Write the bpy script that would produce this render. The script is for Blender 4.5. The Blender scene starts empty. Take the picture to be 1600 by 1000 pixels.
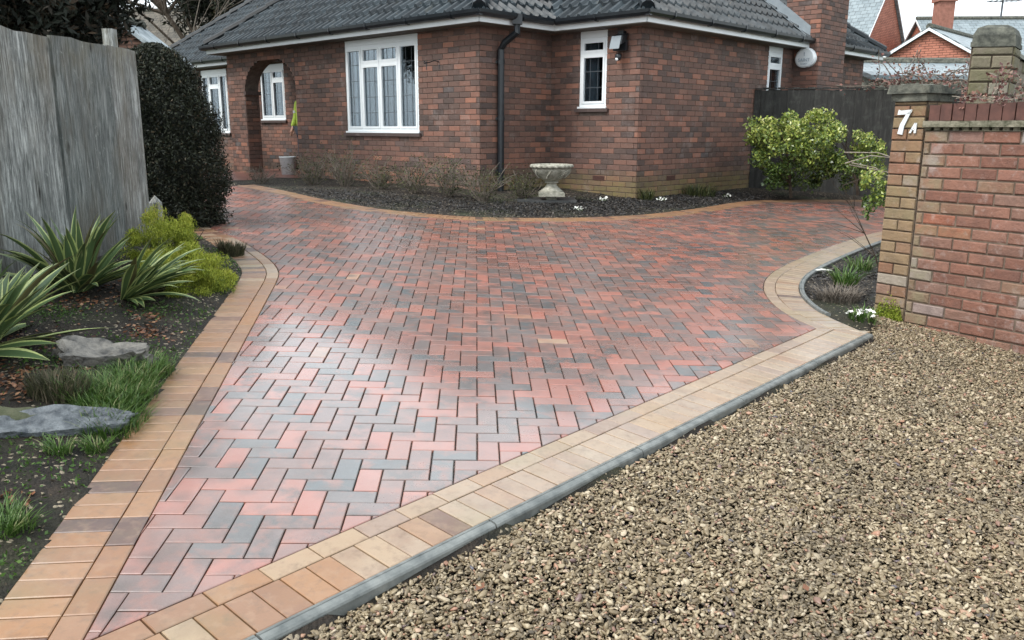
import bpy, math, random
import numpy as np
from math import radians as RAD, sin, cos, pi
from mathutils import Vector, Matrix, noise
random.seed(7); rng = np.random.default_rng(7)
sc = bpy.context.scene
COL = sc.collection
# ------------------------------------------------------------------ camera
F = 1300.0 / 1600.0
RM = np.array([[9.99992000e-01, 3.99996800e-03, 0.0],
               [8.90884831e-04, -2.22721208e-01, 9.74881772e-01],
               [3.89949589e-03, -9.74873973e-01, -2.22722990e-01]])
EYE = 1.5795
cam_d = bpy.data.cameras.new('camera'); cam = bpy.data.objects.new('camera', cam_d); COL.objects.link(cam)
cam_d.sensor_width = 36; cam_d.lens = 36 * F; cam_d.clip_start = 0.05; cam_d.clip_end = 2000
m = Matrix.Identity(4)
for r in range(3):
    m[r][0] = RM[r, 0]; m[r][1] = -RM[r, 1]; m[r][2] = -RM[r, 2]
m[2][3] = EYE
cam.matrix_world = m
sc.camera = cam
# ------------------------------------------------------------------ sky, sun, exposure
SUN_EL, SUN_AZ = 50, -125          # degrees; azimuth from +Y towards +X
w = bpy.data.worlds.new('World'); sc.world = w; w.use_nodes = True
nt = w.node_tree; nt.nodes.clear()
sky = nt.nodes.new('ShaderNodeTexSky'); sky.sky_type = 'NISHITA'; sky.sun_disc = False
sky.sun_elevation = RAD(SUN_EL); sky.sun_rotation = RAD(SUN_AZ); sky.air_density = 1.0; sky.dust_density = 3.0; sky.ozone_density = 1.0
hs = nt.nodes.new('ShaderNodeHueSaturation'); hs.inputs['Saturation'].default_value = 0.32
mixw = nt.nodes.new('ShaderNodeMix'); mixw.data_type = 'RGBA'; mixw.inputs['Factor'].default_value = 0.72
mixw.inputs['B'].default_value = (8.6, 9.4, 9.9, 1)      # the even white of a closed cloud deck
bg = nt.nodes.new('ShaderNodeBackground'); bg.inputs['Strength'].default_value = 0.10
ow = nt.nodes.new('ShaderNodeOutputWorld')
nt.links.new(sky.outputs[0], hs.inputs['Color']); nt.links.new(hs.outputs[0], mixw.inputs['A'])
nt.links.new(mixw.outputs['Result'], bg.inputs['Color']); nt.links.new(bg.outputs[0], ow.inputs[0])
sd = bpy.data.lights.new('sun', 'SUN'); sd.energy = 1.4; sd.angle = RAD(18); sd.color = (1, .97, .93)
so = bpy.data.objects.new('sun', sd); COL.objects.link(so)
dv = Vector((sin(RAD(SUN_AZ)) * cos(RAD(SUN_EL)), cos(RAD(SUN_AZ)) * cos(RAD(SUN_EL)), sin(RAD(SUN_EL))))
so.rotation_euler = dv.to_track_quat('Z', 'Y').to_euler(); so.location = (0, 0, 20)
sc.view_settings.view_transform = 'Standard'; sc.view_settings.look = 'None'
sc.view_settings.gamma = 1; sc.view_settings.exposure = 1.18
# ------------------------------------------------------------------ helpers
def plane(x, y): return -0.03996 * x + 0.04417 * y      # the gentle fall of the drive
def gp(px, py):
    """ground point seen at a pixel of the photograph"""
    d = RM @ np.array([(px - 800) / 1300., (py - 500) / 1300., 1.0])
    k = EYE / (-0.03996 * d[0] + 0.04417 * d[1] - d[2])
    return (float(d[0] * k), float(d[1] * k))
def nrm(v): v = np.array(v, float); return v / np.linalg.norm(v)

class MB:
    def __init__(s): s.v = []; s.f = []; s.t = []; s.uv = None
    def add(s, vs, fs, tone=(0, 0, 0, 1)):
        b = len(s.v); s.v.extend([tuple(map(float, p)) for p in vs])
        for f in fs: s.f.append(tuple(b + i for i in f)); s.t.append(tone)
    def box(s, o, a, b, c, tone=(0, 0, 0, 1)):
        """box from corner o and three edge vectors"""
        o, a, b, c = [np.array(q, float) for q in (o, a, b, c)]
        vs = [o, o + a, o + a + b, o + b, o + c, o + a + c, o + a + b + c, o + b + c]
        fs = [(0, 3, 2, 1), (4, 5, 6, 7), (0, 1, 5, 4), (1, 2, 6, 5), (2, 3, 7, 6), (3, 0, 4, 7)]
        if np.dot(np.cross(a, b), c) < 0: fs = [f[::-1] for f in fs]
        s.add(vs, fs, tone)
    def cbox(s, c, sx, sy, sz, tone=(0, 0, 0, 1)):
        s.box((c[0] - sx / 2, c[1] - sy / 2, c[2] - sz / 2), (sx, 0, 0), (0, sy, 0), (0, 0, sz), tone)
    def tube(s, pts, rad, n=6, tone=(0, 0, 0, 1), caps=True):
        pts = [np.array(p, float) for p in pts]
        if not hasattr(rad, '__len__'): rad = [rad] * len(pts)
        rings = []
        for i, p in enumerate(pts):
            d = pts[min(i + 1, len(pts) - 1)] - pts[max(i - 1, 0)]
            d = d / (np.linalg.norm(d) + 1e-9)
            a = np.cross(d, (0, 0, 1.0))
            if np.linalg.norm(a) < 1e-3: a = np.array((1.0, 0, 0))
            a /= np.linalg.norm(a); b = np.cross(d, a)
            rings.append([p + rad[i] * (cos(2 * pi * k / n) * a + sin(2 * pi * k / n) * b) for k in range(n)])
        vs = [q for r in rings for q in r]; fs = []
        for i in range(len(pts) - 1):
            for k in range(n):
                fs.append((i * n + k, i * n + (k + 1) % n, (i + 1) * n + (k + 1) % n, (i + 1) * n + k))
        if caps: fs.append(tuple(range(n))[::-1]); fs.append(tuple((len(pts) - 1) * n + k for k in range(n)))
        s.add(vs, fs, tone)
    def lathe(s, c, prof, n=24, tone=(0, 0, 0, 1), mod=None):
        vs = []; fs = []
        for (r, z) in prof:
            for k in range(n):
                a = 2 * pi * k / n; rr = r if mod is None else mod(r, z, a)
                vs.append((c[0] + rr * cos(a), c[1] + rr * sin(a), c[2] + z))
        for i in range(len(prof) - 1):
            for k in range(n): fs.append((i * n + k, i * n + (k + 1) % n, (i + 1) * n + (k + 1) % n, (i + 1) * n + k))
        fs.append(tuple(range(n))[::-1]); fs.append(tuple((len(prof) - 1) * n + k for k in range(n)))
        s.add(vs, fs, tone)
    def build(s, name, mat, parent=None, smooth=False, loc=None):
        me = bpy.data.meshes.new(name)
        vs = np.array(s.v)
        if loc is not None: vs = vs - np.array(loc)
        me.from_pydata([tuple(p) for p in vs], [], s.f); me.update()
        ca = me.attributes.new('tone', 'FLOAT_COLOR', 'FACE')
        ca.data.foreach_set('color', np.array(s.t, dtype=np.float32).ravel())
        if mat: me.materials.append(mat)
        if smooth: me.polygons.foreach_set('use_smooth', [True] * len(me.polygons))
        o = bpy.data.objects.new(name, me); COL.objects.link(o)
        if loc is not None: o.location = loc
        if parent: o.parent = parent
        return o
def npmesh(name, V, Fq, tone, mat, parent=None, smooth=False, k=4):
    """fast mesh of n-sided faces from numpy arrays (V: verts, Fq: faces x k)"""
    me = bpy.data.meshes.new(name)
    V = np.ascontiguousarray(V, dtype=np.float32); Fq = np.ascontiguousarray(Fq, dtype=np.int32)
    me.vertices.add(len(V)); me.vertices.foreach_set('co', V.ravel())
    me.loops.add(Fq.size); me.loops.foreach_set('vertex_index', Fq.ravel())
    me.polygons.add(len(Fq)); me.polygons.foreach_set('loop_start', np.arange(0, Fq.size, k, dtype=np.int32))
    me.update(calc_edges=True); me.validate()
    if tone is not None:
        ca = me.attributes.new('tone', 'FLOAT_COLOR', 'FACE'); ca.data.foreach_set('color', np.ascontiguousarray(tone, dtype=np.float32).ravel())
    if mat: me.materials.append(mat)
    if smooth: me.polygons.foreach_set('use_smooth', [True] * len(me.polygons))
    o = bpy.data.objects.new(name, me); COL.objects.link(o)
    if parent: o.parent = parent
    return o
def tag(o, label=None, cat=None, group=None, kind=None):
    if label: o['label'] = label
    if cat: o['category'] = cat
    if group: o['group'] = group
    if kind: o['kind'] = kind
    return o
def empty(name, loc, label, cat, group=None):
    o = bpy.data.objects.new(name, None); COL.objects.link(o); o.location = loc; o.empty_display_size = .2
    return tag(o, label, cat, group)
def reparent(ch, root):
    """keep a mesh built in world coordinates where it is under a thing's empty"""
    ch.parent = root; ch.matrix_parent_inverse = Matrix.Translation(-Vector(root.location)); return ch
# ------------------------------------------------------------------ materials
class NT:
    def __init__(s, name):
        s.m = bpy.data.materials.new(name); s.m.use_nodes = True; s.t = s.m.node_tree
        s.b = s.t.nodes['Principled BSDF']; s.o = s.t.nodes['Material Output']
    def n(s, ty, **kw):
        nd = s.t.nodes.new(ty)
        for k, v in kw.items():
            if k.startswith('_'): setattr(nd, k[1:], v)
            else: nd.inputs[k.replace('__', ' ')].default_value = v
        return nd
    def l(s, a, b): s.t.links.new(a, b)
    def ramp(s, fac, stops, interp='LINEAR'):
        r = s.t.nodes.new('ShaderNodeValToRGB'); r.color_ramp.interpolation = interp
        el = r.color_ramp.elements
        while len(el) < len(stops): el.new(0.5)
        for e, (p, c) in zip(el, stops): e.position = p; e.color = (*c, 1) if len(c) == 3 else c
        s.l(fac, r.inputs[0]); return r.outputs[0]
    def mix(s, fac, a, b, mode='MIX'):
        x = s.t.nodes.new('ShaderNodeMix'); x.data_type = 'RGBA'; x.blend_type = mode
        for inp, v in (('Factor', fac), ('A', a), ('B', b)):
            if hasattr(v, 'links'): s.l(v, x.inputs[inp])
            else: x.inputs[inp].default_value = (*v, 1) if isinstance(v, tuple) else v
        return x.outputs['Result']
    def math(s, op, a, b=None, clamp=False):
        x = s.t.nodes.new('ShaderNodeMath'); x.operation = op; x.use_clamp = clamp
        for i, v in enumerate((a, b)):
            if v is None: continue
            if hasattr(v, 'links'): s.l(v, x.inputs[i])
            else: x.inputs[i].default_value = v
        return x.outputs[0]
    def pos(s): return s.n('ShaderNodeNewGeometry').outputs['Position']
    def noise(s, scale, detail=4, rough=.55, vec=None, w=None, scl=None, dist=0):
        x = s.t.nodes.new('ShaderNodeTexNoise'); x.inputs['Scale'].default_value = scale; x.inputs['Detail'].default_value = detail
        x.inputs['Roughness'].default_value = rough; x.inputs['Distortion'].default_value = dist
        v = vec if vec is not None else s.pos()
        if scl is not None:
            mp = s.n('ShaderNodeVectorMath', _operation='MULTIPLY'); mp.inputs[1].default_value = scl; s.l(v, mp.inputs[0]); v = mp.outputs[0]
        if w is not None: x.noise_dimensions = '4D'; s.l(w, x.inputs['W'])
        s.l(v, x.inputs['Vector']); return x.outputs['Fac']
    def tone(s):
        a = s.n('ShaderNodeAttribute', _attribute_name='tone'); sp = s.n('ShaderNodeSeparateColor'); s.l(a.outputs['Color'], sp.inputs[0])
        return sp.outputs[0], sp.outputs[1], sp.outputs[2]
    def col(s, c):
        if hasattr(c, 'links'): s.l(c, s.b.inputs['Base Color'])
        else: s.b.inputs['Base Color'].default_value = (*c, 1)
    def rough(s, r):
        if hasattr(r, 'links'): s.l(r, s.b.inputs['Roughness'])
        else: s.b.inputs['Roughness'].default_value = r
    def bump(s, h, strength=.3, dist=.01):
        b = s.n('ShaderNodeBump', Strength=strength, Distance=dist); s.l(h, b.inputs['Height']); s.l(b.outputs[0], s.b.inputs['Normal'])
def rng_map(N, v, a, b, c, d):
    x = N.n('ShaderNodeMapRange'); x.inputs[1].default_value = a; x.inputs[2].default_value = b; x.inputs[3].default_value = c; x.inputs[4].default_value = d
    N.l(v, x.inputs[0]); return x.outputs[0]

def mat_plain(name, c1, c2, scale=8, rough=.6, bump=.15, bscale=60, spec=.5, metal=0, bdist=.004):
    N = NT(name); f = N.noise(scale, 5, .6)
    N.col(N.ramp(f, [(.3, c1), (.7, c2)])); N.rough(rough); N.b.inputs['Specular IOR Level'].default_value = spec
    N.b.inputs['Metallic'].default_value = metal
    if bump: N.bump(N.noise(bscale, 4), bump, bdist)
    return N.m
def mat_paver():
    N = NT('wet_block_paving'); r, g, b = N.tone()
    base = N.ramp(r, [(0, (.29, .072, .042)), (.14, (.33, .112, .078)), (.30, (.235, .092, .068)), (.46, (.165, .078, .062)), (.62, (.135, .078, .068)),
                      (.76, (.110, .080, .075)), (.86, (.078, .078, .080)), (.95, (.048, .064, .072)), (.993, (.28, .09, .055)), (1, (.38, .25, .15))])
    w = N.math('MULTIPLY', b, 37.0)
    mott = N.noise(9.5, 4, .62, w=w)
    dark = N.ramp(mott, [(.42, (0, 0, 0)), (.62, (1, 1, 1))])
    c = N.mix(N.math('MULTIPLY', dark, g), base, (.045, .038, .036))
    c = N.mix(rng_map(N, N.noise(12, 3, .6, w=N.math('ADD', w, 5.0)), .50, .68, 0, .55), c, (.30, .095, .055))
    spot = N.n('ShaderNodeTexVoronoi', Scale=7.5); N.l(N.pos(), spot.inputs['Vector'])
    c = N.mix(N.math('MULTIPLY', rng_map(N, spot.outputs['Distance'], .12, .5, .75, 0), rng_map(N, N.noise(.9, 4, .6), .46, .58, 0, 1)), c, (.055, .036, .030))
    c = N.mix(rng_map(N, N.noise(1.3, 5, .65), .54, .70, 0, .40), c, (.060, .042, .038))
    fine = N.noise(260, 3, .7)
    c = N.mix(N.math('MULTIPLY', rng_map(N, fine, .3, .75, 0, 1), .45), c, N.mix(.5, c, (.34, .28, .24)))
    bloom = rng_map(N, N.noise(3.1, 4, .6), .45, .7, 0, .16)
    c = N.mix(bloom, c, (.30, .24, .21))
    N.col(c)
    wet = N.noise(.9, 4, .6)
    rr = rng_map(N, wet, .3, .7, .15, .34)
    rr = N.math('ADD', rr, N.math('MULTIPLY', N.noise(30, 3, .6, w=w), .12))
    N.rough(rr); N.b.inputs['Specular IOR Level'].default_value = .5
    px_, py_ = gp(500, 650); vd = N.n('ShaderNodeVectorMath', _operation='DISTANCE'); N.l(N.pos(), vd.inputs[0]); vd.inputs[1].default_value = (px_, py_, .2)
    sheen_patch = rng_map(N, N.math('ADD', vd.outputs['Value'], N.math('MULTIPLY', N.math('SUBTRACT', N.noise(2.2, 5, .65), .5), 2.4)), 1.1, 2.9, 1.0, .0)  # sky sheen put in by position, as a stronger glossy coat round this point
    film = N.math('MAXIMUM', sheen_patch, rng_map(N, N.noise(.75, 4, .6), .42, .62, .15, .75))
    N.l(rng_map(N, sheen_patch, 0, 1, .20, .13), N.b.inputs['Coat Roughness'])
    N.l(film, N.b.inputs['Coat Weight']); N.b.inputs['Coat IOR'].default_value = 1.78
    h = N.math('ADD', N.math('MULTIPLY', fine, .25), N.noise(34, 3, .5, w=w))
    N.bump(h, .22, .0035)
    return N.m
def mat_edging():
    N = NT('buff_edging_blocks'); r, g, b = N.tone()
    base = N.ramp(r, [(0, (.27, .130, .058)), (.15, (.30, .160, .078)), (.28, (.21, .108, .058)), (.40, (.27, .150, .086)), (.48, (.33, .235, .150)), (.60, (.30, .220, .155)), (.70, (.34, .255, .175)), (.80, (.27, .195, .150)), (.86, (.15, .078, .054)), (1, (.075, .044, .038))])
    w = N.math('MULTIPLY', b, 37.0)
    mott = rng_map(N, N.noise(7, 4, .62, w=w), .42, .72, 0, .75)
    c = N.mix(N.math('MULTIPLY', mott, g), base, (.17, .09, .06))
    c = N.mix(rng_map(N, N.noise(26, 5, .7, w=w), .5, .7, 0, .6), c, (.15, .095, .06))
    c = N.mix(rng_map(N, N.noise(22, 4, .6, w=w), .5, .75, 0, .45), c, (.34, .22, .14))
    fine = N.noise(240, 3, .7); c = N.mix(rng_map(N, fine, .55, .8, 0, .35), c, (.10, .07, .05))
    green = rng_map(N, N.noise(1.7, 4, .6), .52, .72, 0, .35); c = N.mix(green, c, (.16, .16, .07))
    N.col(c)
    N.rough(rng_map(N, N.noise(1.1, 4, .6), .3, .7, .28, .46)); N.b.inputs['Specular IOR Level'].default_value = .6
    N.l(rng_map(N, N.noise(.8, 4, .6), .38, .62, .0, .7), N.b.inputs['Coat Weight']); N.b.inputs['Coat Roughness'].default_value = .24; N.b.inputs['Coat IOR'].default_value = 1.7
    N.bump(N.math('ADD', N.math('MULTIPLY', fine, .3), N.noise(30, 3, .5, w=w)), .22, .0035)
    return N.m
def mat_brick(name, stops, mortar=None, stain=(.17, .14, .06), rough=.8, spec=.3, fs=70, bd=.006, blotch=.5):
    N = NT(name); r, g, b = N.tone(); w = N.math('MULTIPLY', b, 41.0)
    c = N.ramp(r, stops)
    c = N.mix(rng_map(N, N.noise(9, 4, .65, w=w), .40, .70, 0, blotch), c, N.mix(.6, c, (.05, .036, .034)))
    c = N.mix(rng_map(N, N.noise(16, 5, .7, w=w), .55, .72, 0, blotch * .75), c, (.38, .30, .265))
    c = N.mix(rng_map(N, N.noise(1.1, 4, .6), .40, .72, 0, .30), c, (.055, .045, .042))
    c = N.mix(N.math('MULTIPLY', g, rng_map(N, N.noise(12, 5, .65), .32, .62, .35, 1.0)), c, stain)
    N.col(c); N.rough(rough); N.b.inputs['Specular IOR Level'].default_value = spec
    salt = rng_map(N, N.noise(2.6, 6, .72), .56, .66, 0, .55 * blotch); pits = rng_map(N, N.noise(fs * 3, 3, .6), .60, .72, 0, blotch)
    c = N.mix(salt, c, (.36, .33, .31)); c = N.mix(pits, c, N.mix(.5, c, (.03, .02, .018))); N.col(c)
    N.bump(N.math('SUBTRACT', N.noise(fs, 5, .65), N.math('MULTIPLY', pits, .3)), .6, bd)
    return N.m
def mat_glass():
    N = NT('window_glass'); N.t.nodes.remove(N.b)
    tr = N.n('ShaderNodeBsdfTransparent'); tr.inputs[0].default_value = (.62, .68, .72, 1)
    gl = N.n('ShaderNodeBsdfGlossy', Roughness=.03); gl.inputs[0].default_value = (1, 1, 1, 1)
    fr = N.n('ShaderNodeFresnel', IOR=1.5); mx = N.n('ShaderNodeMixShader')
    N.l(N.math('MULTIPLY', fr.outputs[0], .5, True), mx.inputs[0]); N.l(tr.outputs[0], mx.inputs[1]); N.l(gl.outputs[0], mx.inputs[2])
    N.l(mx.outputs[0], N.o.inputs[0]); return N.m
def mat_leaf(name, stops, rough=.5, spec=.4, trans=.25):
    N = NT(name); r, g, b = N.tone(); c = N.ramp(r, stops); N.col(c); N.rough(rough)
    N.b.inputs['Specular IOR Level'].default_value = spec
    if trans:
        tl = N.n('ShaderNodeBsdfTranslucent'); N.l(c, tl.inputs[0]); mx = N.n('ShaderNodeMixShader', Fac=trans)
        N.l(N.b.outputs[0], mx.inputs[1]); N.l(tl.outputs[0], mx.inputs[2]); N.l(mx.outputs[0], N.o.inputs[0])
    return N.m
def mat_bark(name, c1, c2): return mat_plain(name, c1, c2, 14, .85, .5, 40, .2)
def mat_soil():
    N = NT('damp_soil')
    f = N.noise(9, 6, .65); c = N.ramp(f, [(.3, (.008, .007, .006)), (.55, (.024, .018, .013)), (.75, (.055, .040, .028))])
    v = N.n('ShaderNodeTexVoronoi', Scale=75.0); N.l(N.pos(), v.inputs['Vector'])
    sp = N.n('ShaderNodeSeparateColor'); N.l(v.outputs['Color'], sp.inputs[0])
    bits = N.math('GREATER_THAN', sp.outputs[0], .955); c = N.mix(bits, c, (.30, .25, .18))
    moss = rng_map(N, N.noise(1.6, 5, .6), .5, .68, 0, .55); c = N.mix(N.math('MULTIPLY', moss, N.noise(40, 3)), c, (.045, .075, .018))
    N.col(c); N.rough(.75); N.b.inputs['Specular IOR Level'].default_value = .35
    N.bump(N.math('ADD', N.noise(45, 6, .7), N.math('MULTIPLY', v.outputs['Distance'], -.8)), .9, .02); return N.m
def mat_roof():
    N = NT('slate_grey_roof_tiles'); r, g, b = N.tone()
    c = N.ramp(r, [(0, (.006, .010, .013)), (.5, (.012, .019, .024)), (1, (.024, .035, .042))])
    c = N.mix(rng_map(N, N.noise(5, 5, .65), .60, .76, 0, .5), c, (.075, .075, .06))
    c = N.mix(rng_map(N, N.noise(22, 4, .65), .66, .76, 0, .8), c, (.22, .17, .09))
    N.col(c); N.rough(rng_map(N, N.noise(14, 4), .3, .7, .30, .60)); N.b.inputs['Specular IOR Level'].default_value = .38
    N.bump(N.noise(90, 4, .6), .25, .004); return N.m
def mat_fence():
    N = NT('weathered_fence_board'); r, g, b = N.tone(); w = N.math('MULTIPLY', b, 19.0)
    grain = N.noise(7, 8, .78, scl=(3.0, 3.0, .34), w=w, dist=1.2); fine = N.noise(42, 5, .7, scl=(2, 2, .10), w=w)
    gmix = N.math('ADD', N.math('MULTIPLY', grain, .45), N.math('MULTIPLY', N.noise(26, 7, .75, scl=(2.2, 2.2, .16), w=w, dist=.8), .55)); c = N.ramp(gmix, [(.385, (.045, .050, .049)), (.46, (.15, .16, .155)), (.52, (.32, .335, .325)), (.60, (.58, .60, .58))])
    c = N.mix(N.math('MULTIPLY', rng_map(N, fine, .45, .7, 0, 1), .5), c, (.07, .07, .066))
    c = N.mix(N.math('MULTIPLY', r, .60), c, (.05, .063, .06))
    sx = N.n('ShaderNodeSeparateXYZ'); N.l(N.pos(), sx.inputs[0])
    top = N.math('MULTIPLY', rng_map(N, sx.outputs[2], 1.75, 2.3, 0, .55), rng_map(N, N.noise(3, 5, .6), .42, .65, 0, 1))
    c = N.mix(top, c, (.17, .14, .075))
    brown = rng_map(N, N.noise(2.2, 5, .65, scl=(1, 1, .35)), .46, .64, 0, .55); c = N.mix(brown, c, (.11, .085, .055))
    blot = rng_map(N, N.noise(4.5, 6, .7, scl=(1, 1, .45), w=w), .48, .62, 0, .45); c = N.mix(blot, c, (.075, .08, .078))
    kn = N.n('ShaderNodeTexVoronoi', Scale=3.4); sv = N.n('ShaderNodeVectorMath', _operation='MULTIPLY'); sv.inputs[1].default_value = (1.6, 1.6, .7); N.l(N.pos(), sv.inputs[0]); N.l(sv.outputs[0], kn.inputs['Vector']); c = N.mix(rng_map(N, kn.outputs['Distance'], .05, .12, .85, 0), c, (.02, .02, .018))
    lich = rng_map(N, N.noise(13, 5, .7), .62, .72, 0, .5); c = N.mix(lich, c, (.40, .43, .40))
    N.col(c); N.rough(.85); N.b.inputs['Specular IOR Level'].default_value = .25
    N.bump(N.math('ADD', grain, N.math('MULTIPLY', fine, .6)), .7, .012); return N.m
def mat_pebble():
    N = NT('gravel_stone'); oi = N.n('ShaderNodeObjectInfo')
    c = N.ramp(oi.outputs['Random'], [(0, (.060, .048, .034)), (.12, (.12, .088, .050)), (.35, (.185, .140, .082)), (.58, (.265, .205, .122)), (.78, (.35, .28, .175)), (.91, (.50, .42, .30)), (.965, (.34, .165, .10)), (1, (.06, .065, .09))])
    tc = N.n('ShaderNodeTexCoord'); f = N.noise(2.2, 4, .6, vec=tc.outputs['Object'], w=oi.outputs['Random'])
    c = N.mix(rng_map(N, f, .4, .7, 0, .55), c, (.13, .10, .065)); c = N.mix(rng_map(N, N.noise(1.4, 5, .6), .50, .66, 0, .45), c, (.085, .070, .048)); N.col(c)
    N.rough(.42); N.b.inputs['Specular IOR Level'].default_value = .45; return N.m
def mat_variegated():
    N = NT('variegated_leaf'); r, g, b = N.tone()      # r: 0 centre band .. 1 margin, b: random
    c = N.ramp(r, [(0, (.060, .105, .045)), (.45, (.095, .150, .055)), (.55, (.33, .40, .13)), (1, (.50, .54, .24))])
    c = N.mix(N.math('MULTIPLY', g, .85), c, (.085, .06, .03))
    c = N.mix(rng_map(N, N.noise(60, 3), .4, .7, 0, .3), c, (.09, .12, .05)); N.col(c); N.rough(.42); N.b.inputs['Specular IOR Level'].default_value = .45
    return N.m
M = {}
M['paver'] = mat_paver(); M['edging'] = mat_edging(); M['soil'] = mat_soil(); M['roof'] = mat_roof(); M['glass'] = mat_glass(); M['fence'] = mat_fence()
M['pebble'] = mat_pebble(); M['varieg'] = mat_variegated()
M['hbrick'] = mat_brick('multi_brown_house_brick', [(0, (.088, .062, .056)), (.15, (.115, .076, .065)), (.45, (.155, .088, .070)), (.68, (.185, .100, .077)), (.86, (.215, .112, .084)), (.945, (.275, .128, .090)), (.98, (.33, .15, .10)), (1, (.085, .080, .082))], blotch=.32)
M['mortar'] = mat_plain('dark_mortar', (.075, .058, .050), (.15, .118, .10), 12, .9, .3, 90, .2)
M['wbrick'] = mat_brick('red_garden_wall_brick', [(0, (.185, .085, .060)), (.3, (.235, .108, .074)), (.55, (.255, .128, .090)), (.75, (.215, .125, .094)), (.87, (.33, .110, .058)), (.94, (.25, .15, .12)), (1, (.34, .30, .28))], stain=(.22, .20, .12), rough=.75, fs=38, bd=.016, blotch=.75)
M['pbrick'] = mat_brick('mossy_buff_pier_brick', [(0, (.26, .125, .075)), (.35, (.29, .185, .105)), (.7, (.26, .185, .110)), (.85, (.27, .12, .08)), (1, (.38, .34, .28))], stain=(.19, .17, .09), rough=.8, fs=38, bd=.016, blotch=.7)
M['sbrick'] = mat_brick('grey_stone_block', [(0, (.17, .14, .085)), (.4, (.22, .19, .13)), (.7, (.19, .155, .12)), (1, (.36, .32, .27))], stain=(.10, .11, .05), rough=.85, fs=30, bd=.015)
M['dbrick'] = mat_brick('soot_dark_wall_brick', [(0, (.018, .019, .018)), (.5, (.030, .029, .026)), (.85, (.045, .038, .033)), (1, (.06, .058, .052))], stain=(.030, .035, .022), rough=.85, fs=30)
M['farbrick'] = mat_brick('bright_red_brick', [(0, (.34, .13, .085)), (.5, (.42, .165, .105)), (1, (.48, .21, .14))], rough=.8, fs=20)
M['wmortar'] = mat_plain('brown_mortar', (.09, .068, .052), (.19, .145, .11), 20, .9, .4, 90, .2)
M['soldier'] = mat_plain('dark_red_coping_brick', (.065, .030, .024), (.125, .055, .042), 11, .6, .3, 50, .4)
M['ledge'] = mat_plain('mossy_ledge', (.045, .05, .028), (.27, .25, .19), 16, .9, .8, 50, .2, bdist=.012)
M['capstone'] = mat_plain('dark_lichen_capstone', (.030, .033, .030), (.16, .16, .13), 13, .9, .7, 40, .2, bdist=.012)
M['white'] = mat_plain('white_upvc', (.72, .76, .78), (.78, .81, .82), 3, .3, 0, spec=.5)
M['black'] = mat_plain('black_plastic', (.008, .010, .013), (.016, .020, .024), 6, .32, 0, spec=.5)
M['concrete'] = mat_plain('wet_grey_kerb', (.075, .085, .084), (.20, .21, .20), 14, .45, .3, 150, .5)
M['stone'] = mat_plain('cast_stone', (.17, .17, .135), (.44, .42, .355), 17, .85, .7, 60, .2, bdist=.010)
M['rock'] = mat_plain('blue_grey_slate_rock', (.022, .029, .038), (.17, .185, .195), 17, .5, 1.0, 30, .5, bdist=.02)
M['rock_tan'] = mat_plain('tan_grey_rock', (.028, .028, .028), (.24, .22, .19), 15, .5, 1.0, 30, .5, bdist=.02)
M['slab'] = mat_plain('dark_slate_slab', (.03, .032, .034), (.07, .07, .068), 7, .5, .3, 40)
M['redstep'] = mat_plain('red_step_paving', (.13, .055, .045), (.24, .10, .075), 5, .35, .3, 40)
M['curtain'] = mat_plain('net_curtain', (.24, .28, .30), (.38, .42, .44), 5, .9, 0)
M['lead'] = mat_plain('lead_strip', (.05, .06, .07), (.09, .10, .11), 5, .5, 0)
M['roomwall'] = mat_plain('dim_room_wall', (.10, .09, .08), (.14, .13, .11), 2, .9, 0)
M['bark'] = mat_bark('brown_bark', (.035, .026, .02), (.09, .07, .052)); M['pale_bark'] = mat_bark('pale_grey_bark', (.16, .14, .11), (.34, .30, .25))
M['twig'] = mat_bark('grey_brown_twig', (.09, .075, .06), (.20, .17, .14))
M['dkleaf'] = mat_leaf('dark_yew_foliage', [(0, (.006, .008, .005)), (.5, (.014, .018, .010)), (.85, (.026, .032, .016)), (1, (.07, .05, .028))], .6, .3, .1)
M['conifer'] = mat_leaf('dark_conifer_foliage', [(0, (.010, .013, .010)), (.6, (.022, .028, .019)), (.92, (.036, .030, .022)), (1, (.075, .05, .03))], .65, .3, .1)
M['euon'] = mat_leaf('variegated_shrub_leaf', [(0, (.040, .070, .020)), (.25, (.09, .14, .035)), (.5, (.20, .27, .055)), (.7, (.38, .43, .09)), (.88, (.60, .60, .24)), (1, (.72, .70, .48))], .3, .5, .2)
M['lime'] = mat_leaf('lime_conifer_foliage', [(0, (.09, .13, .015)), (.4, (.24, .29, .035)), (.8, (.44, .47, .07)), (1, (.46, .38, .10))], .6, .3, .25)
M['grass'] = mat_leaf('long_grass', [(0, (.035, .075, .014)), (.6, (.075, .15, .028)), (.9, (.14, .22, .06)), (1, (.34, .30, .16))], .45, .4, .3)
M['heath'] = mat_leaf('dull_heather_foliage', [(0, (.035, .035, .022)), (.6, (.07, .075, .035)), (1, (.16, .13, .09))], .7, .3, .2)
M['deadleaf'] = mat_leaf('dead_leaf', [(0, (.05, .028, .018)), (.4, (.12, .055, .03)), (.75, (.24, .10, .05)), (1, (.36, .20, .11))], .5, .4, .15)
M['vine'] = mat_leaf('reddish_vine_leaf', [(0, (.07, .03, .028)), (.5, (.15, .065, .055)), (.85, (.24, .12, .09)), (1, (.36, .25, .19))], .5, .4, .15)
M['petal'] = mat_plain('white_petal', (.72, .72, .66), (.85, .85, .80), 30, .6, 0)
M['slate'] = None
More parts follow.
